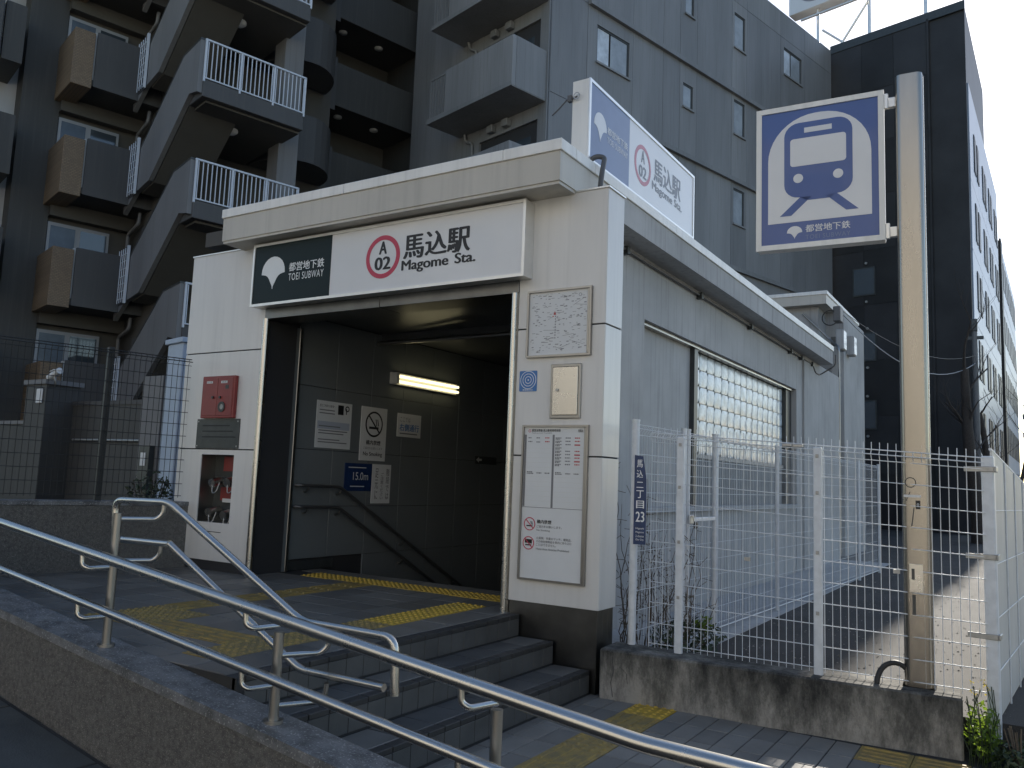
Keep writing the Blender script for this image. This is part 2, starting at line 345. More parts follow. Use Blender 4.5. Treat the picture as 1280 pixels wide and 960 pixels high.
def framebars(name,parent,x0,x1,z0,z1,y0,y1,w,m,c=0.003):
    """four mitred bars round a board"""
    for poly in ([(x0,z0),(x1,z0),(x1-w,z0+w),(x0+w,z0+w)],[(x1,z0),(x1,z1),(x1-w,z1-w),(x1-w,z0+w)],
                 [(x1,z1),(x0,z1),(x0+w,z1-w),(x1-w,z1-w)],[(x0,z1),(x0,z0),(x0+w,z0+w),(x0+w,z1-w)]):
        G().prism(poly,'y',y0,y1).build(name,m,parent)
# ============================================================ SETTING
PZ = 0.504                                        # platform height; sidewalk is z = 0
def struct(name,g,m): o=g.build(name,m); o['kind']='structure'; return o
struct('ground', G().box(-400,400,-400,400,-2.6,-2.5), M['ground'])
# pavement on the camera's side of the ramp wall, falling to the right
g=G()
prof=[(-14,1.60),(-5,0.536),(-1.38,0.0),(0.3,-0.2),(14,-0.32)]
for (xa,za),(xb,zb) in zip(prof,prof[1:]):
    g.add([(xa,-12,za),(xb,-12,zb),(xb,-3.0,zb),(xa,-3.0,za)],[(0,1,2,3)])
street=struct('pavement_slope',g,M['asphalt'])
sm=G().box(.004,.896,.004,.596,-.03,.004,.003).mesh('pavement_slab',M['pslab'])
for i in range(5):
    for j in range(4):
        x=-5.0+.90*i; o=put('pavement_slab',sm,street,(x,-3.62-.60*j,.536-.1481*(x+5))); o.rotation_euler=(0,math.atan(.1481),0)
# sidewalk at the foot of the steps
sidewalk=struct('sidewalk', G().box(-0.10,9.0,-2.76,0.32,-0.30,-0.006), M['grout'])
tm={}
def tile(parent,name,m,x,y,z,sx,sy,sz=0.03,gap=0.007,c=0.003):
    k=(name,m.name,round(sx,3),round(sy,3))
    if k not in tm: tm[k]=G().box(gap/2,sx-gap/2,gap/2,sy-gap/2,-sz,0,c).mesh(name,m)
    o=put(name,tm[k],parent,(x,y,z+random.uniform(-0.0012,0.0012))); 
    o.rotation_euler=(random.uniform(-.0015,.0015),random.uniform(-.0015,.0015),0); return o
TY=0.30; TX=0.15
yrow=[0.0-TY*i for i in range(1,10)]
for j,y in enumerate(yrow):
    if y<-2.76: continue
    tile(sidewalk,'paving_tile',M['pave2'],-0.048,y,0,.083,TY)
    for x in [.035,.185]+[.635+TX*i for i in range(15)]:
        if x>1.80 and x<2.40 and y>-0.35: continue
        tile(sidewalk,'paving_tile',M['pave'] if random.random()<.6 else M['pave2'],x,y,0,TX,TY)
# tactile pavers: dots or bars moulded on a 0.3 m block
def paver_mesh(kind,m):
    k=('paver',kind,m.name)
    if k in tm: return tm[k]
    g=G().box(.002,.298,.002,.298,-.03,.002,.002)
    if kind=='dot':
        for a in range(5):
            for b in range(5):
                cx,cy=.03+.06*a,.03+.06*b; n=8
                lo=[(cx+.0180*math.cos(6.2832*q/n),cy+.0180*math.sin(6.2832*q/n),.002) for q in range(n)]
                hi=[(cx+.010*math.cos(6.2832*q/n),cy+.010*math.sin(6.2832*q/n),.010) for q in range(n)]
                g.add(lo+hi,[(q,(q+1)%n,(q+1)%n+n,q+n) for q in range(n)]+[tuple(range(n,2*n))],False)
    else:
        for a in range(4):
            cx=.0375+.075*a
            g.add([(cx-.013,.02,.002),(cx+.013,.02,.002),(cx+.013,.28,.002),(cx-.013,.28,.002),(cx-.010,.027,.010),(cx+.010,.027,.010),(cx+.010,.273,.010),(cx-.010,.273,.010)],
                  [(4,5,6,7),(0,1,5,4),(1,2,6,5),(2,3,7,6),(3,0,4,7)])
    tm[k]=g.mesh('tactile_paver',m); return tm[k]
def paver(parent,kind,m,x,y,z,rot=0):
    o=put('tactile_paver',paver_mesh(kind,m),parent,(x+.15,y+.15,z)); 
    # mesh is built from a corner: shift it so that it turns about its middle
    if 'ctr' not in o.data: 
        o.data.transform(Matrix.Translation((-.15,-.15,0))); o.data['ctr']=1
    o.rotation_euler=(0,0,rot); return o
for i in range(9):
    y=-0.30-0.30*i
    if y<-2.74: break
    paver(sidewalk,'dot' if i<1 else ('bar' if i not in (2,3) else 'dot'),M['yellow'] if i<1 else M['yworn'],0.335,y,0)
for i in range(2): paver(sidewalk,'bar',M['yworn'],1.835+.3*i,-.30,0,math.pi/2)
# platform
platform=struct('station_platform', G().box(-14,-0.70,-2.76,1.0,-0.4,PZ-0.006), M['grout'])
tact=set()
def tactile_at(x,y):
    return any(a<x<b and c<y<d for a,b,c,d in ((-1.36,-1.06,-2.70,0.14),(-2.86,-2.56,-2.2,0.44),(-2.86,-1.36,-2.2,-1.9),(-3.60,-0.88,.42,.72)))
NX=0.30
for i in range(17):
    x=-0.76-0.02-NX*(i+1)
    for j in range(11):
        y=0.42-NX*(j+1)+0.0
        if x>-1.09-.01 and False: continue
        cx,cy=x+.15,y+.15
        if y<-2.77: continue
        if tactile_at(cx,cy): continue
        tile(platform,'platform_tile',M['tile'] if random.random()<.55 else M['tile2'],x,y,PZ,NX,NX)
for i in range(17):
    x=-1.08-.3*i
    tile(platform,'platform_tile',M['tile'] if i%3 else M['tile2'],x,-2.757,PZ,.3,.176)
for i in range(10): tile(platform,'platform_tile',M['tile'],-0.88-.3*(i+1)-.0,.72,PZ,.3,.28)
for y in [0.12-.3*k for k in range(1,10)]:
    paver(platform,'dot',M['yellow'] if y>-1.3 else M['yworn'],-1.38,y,PZ)
for i in range(9): paver(platform,'dot',M['yellow'],-1.18-.3*i,.42,PZ)
for k in range(7): paver(platform,'bar',M['yworn'],-2.88,.12-.3*(k),PZ)
for k in range(2):
    for q in range(2): paver(platform,'dot',M['yworn'],-2.88+.3*q,-1.98-.3*k,PZ)
for k in range(3): paver(platform,'bar',M['yworn'],-2.28+.3*k,-2.28,PZ,math.pi/2)
# steps down to the right: nosings at x = -0.68, -0.37, -0.05
NXS=(-0.68,-0.365,-0.05)
steps=struct('steps', G().box(-0.72,-0.69,-2.76,-.004,-0.3,PZ-.008).box(-0.70,-0.375,-2.76,-.004,-0.3,.336-.008).box(-0.70,-0.06,-2.76,-.004,-0.3,.168-.008), M['grout'])
for k,nx in enumerate(NXS):
    z=PZ-.168*k
    for j in range(18):
        y=-0.006-.15*(j+1)
        if y<-2.76: y0=-2.755
        tile(steps,'nosing_tile',M['nosing'],nx-.075,y,z,.075,.15,.03)
    for j in range(18):
        y=-0.006-.15*(j+1)
        key=('riser',)
        if key not in tm: tm[key]=G().box(-.012,0,.002,.148,-.160,-.034,.002).mesh('riser_tile',M['riser'])
        put('riser_tile',tm[key],steps,(nx-.006+random.uniform(-.001,.001),y,z))
    if k>0:
        for j in range(10):
            y=-0.006-.30*(j+1)
            if y<-2.76: continue
            tile(steps,'tread_tile',M['tile'] if random.random()<.5 else M['riser'],NXS[k-1]+.001,y,z,.24,.30)
# alley asphalt behind the low wall, forecourt of the flats, ground behind the station
struct('alley', G().box(-0.50,60,0.32,90,-.4,0.2), M['asphalt'])
struct('gutter', G().box(-.56,.42,.33,12.1,-.3,.206), M['concrete'])
rl=random.Random(5); g=G()
for k in range(900):
    x=rl.uniform(.5,2.6); yv=.5+rl.random()**1.8*10; s=rl.uniform(.004,.014); a=rl.uniform(0,6.3); c_,s_=math.cos(a)*s,math.sin(a)*s
    g.add([(x-c_,yv-s_,.199),(x+s_,yv-c_,.199),(x+c_*1.3,yv+s_*1.3,.199),(x-s_,yv+c_,.199),(x,yv,.2+s*.8)],[(0,1,4),(1,2,4),(2,3,4),(3,0,4)])
tag(g.build('gravel_litter',M['curb']),'loose grit and dead leaf litter scattered on the alley asphalt','litter',kind='stuff')
struct('forecourt', G().box(-70,-5.16,1.0,90,-.4,0.45).box(-70,-14,-12,1.0,-.4,.45).box(-5.16,-0.5,12.4,90,-.4,.19), M['asphalt'])

# ============================================================ STATION ENTRANCE
st=thing('station_entrance','cream panelled subway stair entrance with flat canopy and concrete side wall','station entrance')
ZB,ZJ2,ZJ1,ZT=0.605,1.757,2.797,3.90
rows=[(ZB,ZJ2-.006),(ZJ2+.006,ZJ1-.006),(ZJ1+.006,ZT-.004)]
# right pier
bx('pier_core',M['joint'],st,-.798,-.012,.012,.30,ZB+.004,ZT-.01)
for a,b in rows:
    bx('panel',M['panel'],st,-.80,-.006,0,.0115,a,b,.002)
    bx('panel',M['panel'],st,-.0118,.0,.004,.302,a,b,.002)
bx('pier_top_trim',M['alu'],st,-.81,.012,-.01,.31,ZT-.004,ZT+.012,.002)
for x0,x1 in ((-.80,-.022),): bx('pier_base',M['steel_dark'],st,x0,x1,.016,.30,-.02,ZB,.003)
for y0,y1 in ((.014,.11),(.112,.20),(.202,.29)): bx('pier_base_panel',M['steel_dark'],st,-.022,-.014,y0,y1,-.02,ZB-.002,.001)
# left pier, its lowest panel cut out for the hose niche
XL,XR=-5.137,-3.89
bx('pier_core',M['joint'],st,XL+.012,XR-.004,.20,.45,.50,ZT-.01)
g=G(); g.box(XL+.012,-4.74,.012,.20,.50,ZT-.01).box(-4.21,XR-.004,.012,.20,.50,ZT-.01).box(-4.74,-4.21,.012,.20,1.705,ZT-.01).box(-4.74,-4.21,.012,.20,.50,.99); g.build('pier_core',M['joint'],st)
for a,b in rows[1:]: bx('panel',M['panel'],st,XL,XR,0,.0115,a,b,.002)
a,b=rows[0]; g=G()
g.box(XL,-4.735,0,.0115,a,b).box(-4.2135,XR,0,.0115,a,b).box(-4.735,-4.2135,0,.0115,1.70,b).box(-4.735,-4.2135,0,.0115,a,.995); g.build('panel',M['panel'],st)
bx('pier_top_trim',M['alu'],st,XL-.01,XR,-.01,.45,ZT-.004,ZT+.012,.002)
bx('pier_base',M['dkgrey'],st,XL+.03,XR-.01,.03,.45,.49,ZB)
bx('panel',M['panel'],st,XL-.0,XL+.0118,.014,.45,ZB,ZT-.004)
# lintel and soffit over the opening
for x0,x1 in ((XR,-2.336),(-2.330,-.80)): bx('lintel_panel',M['steel_dark'],st,x0+.001,x1-.001,-.01,.30,3.108,3.215,.003)
bx('lintel',M['panel'],st,XR,-.80,.004,.30,3.217,ZT-.002)
# canopy front fascia with its coping, running back along the right side as the parapet
YE=10.3
bx('canopy',M['fascia'],st,-4.31,-.29,-.285,.9,3.912,4.155)
bx('canopy_soffit',M['fascia'],st,-4.30,-.30,-.275,-.001,3.885,3.911)
for x0,x1 in ((-4.326,-2.60),(-2.597,-.826),(-.823,-.2745)): bx('coping',M['coping'],st,x0,x1,-.30,-.05,4.156,4.25,.004)
bx('parapet_fascia',M['concrete'],st,-.60,-.29,.901,YE,3.907,4.155)
yy=[-.049,.30,2.2,4.4,6.6,8.6,YE+.01]
for a,b in zip(yy,yy[1:]): bx('coping',M['coping'],st,-.62,-.274,a+.001,b-.001,4.157,4.25,.004)
bx('roof_deck',M['ground'],st,-4.9,-.62,-.045,11.9,3.98,4.14)
bx('coping',M['coping'],st,-4.326,-4.05,-.049,11.9,4.156,4.25)
# side wall with its recess, door panel, glass blocks and ledge
XW=-.56
bx('pilaster',M['concrete'],st,XW-.25,XW,.32,2.07,-.3,3.905)
bx('wall_beam',M['concrete'],st,XW-.25,XW-.004,2.07,8.62,3.26,3.905)
bx('pilaster',M['concrete'],st,XW-.25,XW-.002,8.62,9.05,-.3,3.905)
bx('pilaster',M['concrete'],st,XW-.25,XW+.03,9.055,12.15,-.3,3.906)
bx('dado_wall',M['concrete'],st,XW-.25,XW-.01,2.07,8.62,-.3,1.27)
bx('ledge',M['concrete'],st,XW-.22,XW+.05,2.075,8.615,1.271,1.325,.006)
bx('blank_panel',M['concrete'],st,XW-.25,XW-.13,2.07,3.78,1.325,3.26)
bx('recess_head',M['steel_worn'],st,XW-.13,XW-.05,2.07,8.62,3.225,3.259)
bx('window_post',M['dkgrey'],st,XW-.25,XW-.07,3.78,3.90,1.325,3.224)
bx('window_post',M['dkgrey'],st,XW-.25,XW-.09,8.27,8.62,1.325,3.224)
bx('window_backing',M['innerd'],st,XW-.25,XW-.215,3.90,8.27,1.325,3.224)
gb=G()
# one block: domed glass face in a mortar joint
n=5
NB,NR=15,6; bw=(8.27-3.90)/NB; bh=(3.224-1.325)/9; ZG=1.325+3*bh
vs=[];fs=[]
for i in range(n+1):
    for j in range(n+1):
        u,v=i/n,j/n; d=.005*(1-(2*u-1)**6)*(1-(2*v-1)**6)
        vs.append((d,.005+u*(bw-.010),.005+v*(bh-.010)))
for i in range(n):
    for j in range(n): a=i*(n+1)+j; fs.append((a,a+1,a+n+2,a+n+1))
gb.add(vs,fs,True); gb.box(-.06,0,.005,bw-.005,.005,bh-.005)
gbm=gb.mesh('glass_block',M['gblock'])
for i in range(NB):
    for j in range(NR): put('glass_block',gbm,st,(XW-.155,3.90+i*bw,ZG+j*bh))
bx('mortar',M['lampbody'],st,XW-.214,XW-.165,3.90,8.27,ZG,3.224)
bx('window_sill',M['louvre'],st,XW-.214,XW-.13,3.901,8.269,ZG-.05,ZG-.001)
lm_=G().box(0,.03,0,.075,0,ZG-.052-1.327).mesh('louvre_slat',M['louvre'])
for i in range(40): o=put('louvre_slat',lm_,st,(XW-.205,3.93+.108*i,1.327)); o.rotation_euler=(0,0,R(-28))
# conduit under the soffit with clips, and the loop at its far end
G().tube(bend([(XW+.035,1.2,3.84),(XW+.035,9.7,3.84),(XW+.035,9.9,3.72),(XW+.03,10.3,3.72),(-.25,10.34,3.9),(-.25,10.34,4.1)],.08),.014,8).build('conduit',M['cable'],st)
for y in (1.5,3.65,5.75,8.05,8.8,9.6): bx('conduit_clip',M['dkgrey'],st,XW,XW+.07,y-.03,y+.03,3.79,3.87,.004)
# interior: stair well
XI=-3.95
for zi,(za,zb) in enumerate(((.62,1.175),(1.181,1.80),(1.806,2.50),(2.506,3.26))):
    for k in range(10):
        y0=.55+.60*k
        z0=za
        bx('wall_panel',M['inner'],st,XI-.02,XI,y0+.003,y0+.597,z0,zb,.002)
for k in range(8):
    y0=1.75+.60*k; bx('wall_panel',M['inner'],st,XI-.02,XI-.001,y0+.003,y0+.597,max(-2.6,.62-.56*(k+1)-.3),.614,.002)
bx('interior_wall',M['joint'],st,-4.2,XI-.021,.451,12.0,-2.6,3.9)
bx('jamb_panel',M['inner'],st,XR-.03,XR-.012,.06,.50,PZ,3.10)
bx('shutter_guide',M['steel_sat'],st,XR-.05,XR-.005,.50,.545,PZ,3.10,.004)
bx('skirting',M['dkgrey'],st,XI-.012,XI+.012,.55,1.25,PZ,.60)
bx('interior_wall',M['inner'],st,-.86,-.812,.30,12.0,-2.6,3.9)
bx('back_wall',M['inner'],st,XI,-.86,7.6,7.8,-2.6,3.9)
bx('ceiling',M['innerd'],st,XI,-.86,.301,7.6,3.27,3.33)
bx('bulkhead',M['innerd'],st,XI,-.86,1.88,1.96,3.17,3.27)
G().tube([(XI,1.82,3.15),(-.86,1.82,3.15)],.025,8).build('conduit',M['steel_sat'],st)
g=G()
for k in range(15): g.box(XI,-.86,1.0+.28*k,1.28+.28*k+.02,-2.7,PZ-.165*(k+1))
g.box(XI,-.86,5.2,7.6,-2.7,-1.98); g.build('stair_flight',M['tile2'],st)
G().cyl((-2.383,.591,3.255),.075,.014,20).build('downlight',M['lampbody'],st)
G().tube([(XR+.035,-.012,PZ),(XR+.035,-.012,3.108)],.034,16).build('opening_trim',M['steel'],st)
G().tube([(-.835,-.012,PZ),(-.835,-.012,3.108)],.026,16).build('opening_trim',M['steel'],st)
bx('trim_backing',M['steel_sat'],st,-.86,-.802,.0,.30,PZ,3.107)
# ------------------------------------------------ things on the entrance
t=thing('fluorescent_lamp','lit twin tube lamp on the inner stair wall','lamp',(XI,2.12,2.70))
bx('lamp_body',M['lampbody'],t,0,.05,-.06,1.30,-.02,.13,.006)
bx('lamp_end',M['lampbody'],t,.05,.12,-.06,-.005,-.015,.125,.006)
for z in (.015,.085): G().tube([(.085,0,z),(.085,1.28,z)],.017,10).build('tube',M['lamp'],t)
t=thing('stair_handrail','dark twin handrail going down the inner left wall','handrail',(XI,0,0))
for dz,nm in ((0,'upper_rail'),(-.23,'lower_rail')):
    G().tube(bend([(.02,.60,1.41+dz),(.08,.64,1.41+dz),(.08,1.22,1.40+dz),(.08,5.3,-.78+dz)],.06),.019,10).build(nm,M['hrail'],t)
    for y,z in ((.75,1.41),(1.25,1.385),(2.4,.77),(3.5,.18)):
        G().tube(bend([(0,y,z-.07+dz),(.05,y,z-.07+dz),(.08,y,z-.01+dz)],.02),.010,8).build('bracket',M['steel_sat'],t)
def nosmoke(g_ring,g_blk,cx,cz,r,y):
    g_ring.ring(cx,cz,r*.86,r,y); 
    c,s=math.cos(R(-45)),math.sin(R(-45))
    a=r*.88; b=r*.06
    g_ring.flat([(cx-a*c-b*s*-1,cz-a*s-b*c),(cx+a*c+b*s,cz+a*s-b*c),(cx+a*c-b*s,cz+a*s+b*c),(cx-a*c-b*s,cz-a*s+b*c)],y,.0032)
    g_blk.flat([(cx-r*.55,cz-r*.38),(cx+r*.25,cz-r*.38),(cx+r*.25,cz-r*.20),(cx-r*.55,cz-r*.20)],y)
    g_blk.flat([(cx+r*.30,cz-r*.38),(cx+r*.52,cz-r*.38),(cx+r*.52,cz-r*.20),(cx+r*.30,cz-r*.20)],y)
    for q in (0,.2): g_blk.flat([(cx+r*(.28+q),cz-r*.12),(cx+r*(.36+q),cz-r*.12),(cx+r*(.22+q),cz+r*.40),(cx+r*(.14+q),cz+r*.40)],y)
# notices on the inner wall: local x runs along the wall, outward is -y
def inner_notice(name,label,y0,z0,w,h,m,cat='notice'):
    t=thing(name,label,cat,(XI+.001,y0,z0),R(90)); bx('board',m,t,0,w,-.008,0,0,h,.001); return t
Y=-.008
t=inner_notice('notice','printed paper notice with a dark pictogram, leftmost on the inner wall',.86,1.83,.56,.53,M['paper'])
lettering(t,M['black'],'駅をご利用のお客様へ',.04,.28,.46,.49,Y); 
for k,zz in enumerate((.42,.385,.24,.19,.16,.09,.06)): bx('text_line',M['greytxt'],t,.04,.28 if k<2 else .50-.06*(k%3),Y-.001,Y,zz,zz+.012)
bx('tint_band',M['ptint'],t,.02,.53,Y-.0008,Y,.215,.30)
bx('pictogram',M['black'],t,.33,.42,Y-.002,Y,.39,.50); g=G().ring(.48,.465,.02,.034,Y); g.box(.462,.474,Y-.002,Y,.40,.465); g.build('pictogram',M['black'],t)
t=inner_notice('no_smoking_sign','tall no smoking sign in the middle of the inner wall',1.587,1.716,.46,.645,M['paper'],'sign')
ga,gb2=G(),G(); nosmoke(ga,gb2,.23,.44,.155,Y); ga.build('prohibition_ring',M['black'],t); gb2.build('cigarette',M['black'],t)
lettering(t,M['black'],'構内禁煙',.10,.36,.19,.245,Y,bold=.02); lettering(t,M['greytxt'],'ご協力をお願いします',.06,.40,.135,.165,Y); lettering(t,M['black'],'No Smoking',.06,.40,.045,.105,Y,bold=.015)
t=inner_notice('keep_right_sign','small white keep right sign below the lit lamp',2.25,2.04,.47,.295,M['paper'],'sign')
lettering(t,M['greytxt'],'ここでは',.05,.25,.19,.25,Y); lettering(t,M['sky_blue'],'右側通行',.04,.43,.075,.165,Y,bold=.02); bx('text_line',M['greytxt'],t,.05,.40,Y-.001,Y,.035,.05)
t=inner_notice('navy_notice','navy blue notice with pale numerals above the inner handrail',1.361,1.353,.465,.325,M['navy'])
lettering(t,M['paper'],'15.0m',.14,.40,.13,.22,Y); bx('text_line',M['paper'],t,.06,.36,Y-.001,Y,.27,.28); bx('text_line',M['paper'],t,.10,.34,Y-.001,Y,.05,.06)
t=inner_notice('vertical_notice','white notice with vertical lettering right of the navy one',1.835,1.208,.34,.47,M['paper'])
for k,s in enumerate(('足元に','ご注意ください','階段では')): lettering(t,M['greytxt'],'\n'.join(s),.05+.10*k,.11+.10*k,.05,.42-.05*(k%2),Y,bold=.01)
t=inner_notice('arrow_sign','small pale arrow sign deep on the inner wall',4.0,1.76,.55,.11,M['dkgrey'],'sign')
G().flat([(.02,.06),(.09,.10),(.09,.075),(.16,.075),(.16,.045),(.09,.045),(.09,.02)],Y).build('arrow',M['paper'],t)

# main sign over the opening
t=thing('entrance_sign','long white sign box over the entrance reading Magome Sta.','sign',(0,-.14,0))
X0,X1,Z0,Z1=-3.975,-.678,3.212,3.864
bx('sign_box',M['alu'],t,X0+.004,X1-.004,.012,.138,Z0+.004,Z1-.004)
bx('sign_face',M['signwhite'],t,X0+.022,X1-.022,.006,.012,Z0+.022,Z1-.022)
framebars('frame_bar',t,X0,X1,Z0,Z1,-.006,.012,.026,M['alu'])
bx('green_panel',M['green'],t,X0+.027,-2.868,.002,.006,Z0+.027,Z1-.027)
y=.002
G().flat(ginkgo(-3.664,3.545,.335,.335),y,.002).build('leaf_emblem',M['white'],t)
lettering(t,M['white'],'都営地下鉄',-3.437,-2.952,3.533,3.622,y,bold=.012); lettering(t,M['white'],'TOEI SUBWAY',-3.436,-2.955,3.440,3.512,y,spacing=1.15)
y=.006
G().ring(-2.212,3.545,.160,.203,y,.003,56).build('line_ring',M['crimson'],t)
lettering(t,M['black'],'A',-2.262,-2.165,3.572,3.690,y,bold=.035); lettering(t,M['black'],'02',-2.308,-2.112,3.425,3.543,y,bold=.03)
lettering(t,M['black'],'馬込駅',-1.973,-1.231,3.492,3.716,y,bold=.028); lettering(t,M['black'],'Magome',-1.985,-1.455,3.362,3.480,y,bold=.03); lettering(t,M['black'],'Sta.',-1.392,-1.169,3.392,3.482,y,bold=.03)
# roof sign: its printed face looks right (+x); local x runs back along y
t=thing('roof_sign','faded white and blue sign board standing on the right roof edge','sign',(-.35,.30,0),R(90))
L=2.60; Z0,Z1=4.30,5.03
bx('sign_box',M['signwhite'],t,0,L,.008,.165,Z0,Z1,.004)
bx('sign_end',M['coping'],t,-.006,0,.010,.163,Z0+.002,Z1-.002)
bx('sign_face',M['signwhite'],t,.02,L-.02,.002,.008,Z0+.02,Z1-.02)
framebars('frame_bar',t,-.004,L+.004,Z0-.004,Z1+.004,-.006,.008,.028,M['alu'])
bx('blue_panel',M['fblue'],t,.026,.84,0,.002,Z0+.026,Z1-.026)
y=0
G().flat(ginkgo(.22,4.67,.25,.26),y,.002).build('leaf_emblem',M['signwhite'],t)
lettering(t,M['signwhite'],'都営地下鉄',.36,.80,4.665,4.735,y,bold=.01); lettering(t,M['signwhite'],'TOEI SUBWAY',.36,.80,4.585,4.64,y)
y=.002
G().ring(1.165,4.655,.160,.20,y,.002,48).build('line_ring',M['fred'],t)
lettering(t,M['fblack'],'A',1.12,1.21,4.68,4.80,y,bold=.03); lettering(t,M['fblack'],'02',1.07,1.26,4.53,4.645,y,bold=.025)
lettering(t,M['fblack'],'馬込駅',1.44,2.19,4.60,4.84,y,bold=.02); lettering(t,M['fblack'],'Magome Sta.',1.40,2.23,4.475,4.585,y,bold=.02)
t=thing('roof_cable','grey cable bent over the parapet below the roof sign','cable',(0,0,0))
G().tube(bend([(-.40,.34,4.28),(-.30,.36,4.34),(-.24,.40,4.33),(-.215,.30,4.15),(-.215,.26,3.92)],.08),.022,10).build('sleeve',M['cable'],t)
t=thing('chain_bracket','eye bolt with a short chain on the roof sign end','bracket',(-.50,.29,4.86))
G().ring(.04,.02,.022,.032,-.02,.006,20).build('eye',M['zinc'],t)
G().tube([(0.04,-.01,.02),(-.06,-.02,.0),(-.13,-.02,-.06),(-.20,-.02,-.11)],.007,6).build('chain',M['cable'],t)
bx('clamp',M['cable'],t,-.05,-.01,-.03,.01,-.02,.04,.004)

# boards on the right pier
def pier_board(name,label,cat,x0,x1,z0,z1): return thing(name,label,cat,(0,-.001,0))
t=thing('area_map','pale printed area map in a steel frame high on the right pier','map board',(0,-.0005,0))
bx('board',M['paper'],t,-.69,-.125,-.012,0,2.565,3.095); framebars('frame_bar',t,-.702,-.113,2.552,3.106,-.03,0,.016,M['steel_sat'])
bx('hinge_bar',M['steel_sat'],t,-.150,-.1295,-.026,-.012,2.57,3.09,.004)
g=G(); rr=random.Random(3); gr=G()
for k in range(210):
    x=-.67+rr.random()*.50; z=2.59+rr.random()*.48; L_=rr.choice((.010,.014,.02,.03)); g.box(x,min(x+L_,-.155),-.0135,-.012,z,z+rr.choice((.003,.004,.007)))
for k in range(7):
    x=-.66+rr.random()*.4; z=2.60+rr.random()*.4; a=rr.uniform(-.4,.6); g.flat([(x,z),(x+.10,z+.10*a),(x+.10,z+.10*a+.003),(x,z+.003)],-.012,.001)
for k in range(9): g.box(-.445,-.437,-.0135,-.012,2.70+.022*k,2.712+.022*k)
g.ring(-.22,3.045,.010,.014,-.012,.001,14); o=g.build('map_print',M['mapgrey'],t); o['kind']='stuff'
gr.flat([(-.46,2.895),(-.435,2.895),(-.4475,2.925)],-.012); gr.box(-.47,-.455,-.0138,-.012,2.88,2.886); gr.build('here_mark',M['red'],t)
t=thing('hearing_loop_sticker','square blue sticker with white rings on the right pier','sticker',(0,-.0008,0))
G().flat(rrect(-.767,-.600,2.278,2.448,.01),0,.002).build('sheet',M['sky_blue'],t)
g=G(); [g.ring(-.683,2.372,r,r+.0045,-.002,.001,28) for r in (.026,.048,.070)]; g.disc(-.683,2.372,.006,-.002,.001); g.build('rings',M['white'],t)
lettering(t,M['white'],'補聴器対応',-.735,-.635,2.284,2.298,-.002,.001)
t=thing('steel_cabinet','small stainless wall cabinet with a lock on the right pier','cabinet',(0,-.0005,0))
bx('cabinet_frame',M['steel_sat'],t,-.466,-.193,-.018,0,2.055,2.490,.004)
bx('gap',M['joint'],t,-.446,-.213,-.0188,-.017,2.078,2.468); bx('door',M['steel'],t,-.442,-.217,-.024,-.0185,2.082,2.464,.002)
G().cyl((-.396,-.036,2.28),.012,.014,14,'y').build('lock',M['zinc'],t)
# timetable
t=thing('timetable_board','tall framed timetable and rules board low on the right pier','notice board',(0,-.0005,0))
X0,X1,Z0,Z1=-.708,-.112,.778,2.002
bx('board',M['paper'],t,X0+.012,X1-.012,-.010,0,Z0+.012,Z1-.012); framebars('frame_bar',t,X0,X1,Z0,Z1,-.028,0,.015,M['steel_sat'])
bx('hinge_bar',M['steel_sat'],t,X1-.036,X1-.0155,-.025,-.010,Z0+.016,Z1-.016,.004)
Y=-.010
bx('sheet_edge',M['greytxt'],t,X0+.015,X1-.04,Y-.0012,Y,1.345,1.349)
bx('column_bar',M['greytxt'],t,-.690,-.672,Y-.001,Y,1.352,1.925); bx('column_bar',M['greytxt'],t,-.432,-.414,Y-.001,Y,1.350,1.925)
G().ring(-.645,1.955,.008,.012,Y,.001,16).build('line_mark',M['crimson'],t)
lettering(t,M['black'],'都営浅草線 馬込駅発車時刻表',-.625,-.36,1.948,1.970,Y,bold=.02); lettering(t,M['greytxt'],'Asakusa Line Timetable',-.625,-.44,1.934,1.944,Y); lettering(t,M['black'],'西馬込',-.205,-.16,1.945,1.968,Y,bold=.02)
gk,gl,grd=G(),G(),G()
for k in range(13):
    z=1.36+.038*k
    gl.box(-.665,-.440,Y-.0006,Y,z,z+.0016); gl.box(-.405,-.155,Y-.0006,Y,z,z+.0016)
def row(g,x,z,w): 
    q=x
    while q<x+w: L_=rr.uniform(.006,.014); g.box(q,min(q+L_,x+w),Y-.0012,Y,z,z+.009); q+=L_+.004
for k in range(9):
    z=1.895-.026*k
    row(gk,-.405,z,.055); row(gk,-.405,z-.010,.04)
    if k!=3: row(gk,-.315,z,.045)
    if k in (2,5,7): grd.box(-.235,-.185,Y-.0012,Y,z-.003,z+.007)
    elif k!=3: row(grd,-.232,z,.045)
row(gk,-.655,1.895,.03); row(gk,-.58,1.895,.03); row(grd,-.50,1.895,.04); row(gk,-.655,1.865,.04); row(gk,-.58,1.862,.035); row(grd,-.50,1.865,.04)
for x in (-.66,-.40):
    row(gk,x,1.622,.05); row(gk,x,1.610,.06); row(gk,x+.09,1.615,.045); row(gk,x+.165,1.615,.045)
o=gk.build('timetable_print',M['greytxt'],t); o['kind']='stuff'; o=gl.build('ruled_lines',M['lampbody'],t); o['kind']='stuff'; o=grd.build('red_print',M['red'],t); o['kind']='stuff'
ga,gb2=G(),G(); nosmoke(ga,gb2,-.617,1.215,.052,Y); ga.build('prohibition_ring',M['crimson'],t); gb2.build('cigarette',M['black'],t)
ga,gb2=G(),G(); nosmoke(ga,gb2,-.622,1.065,.052,Y); ga.build('prohibition_ring',M['crimson'],t); gb2.box(-.655,-.59,Y-.002,Y,1.065,1.095); gb2.build('hazard_goods',M['black'],t)
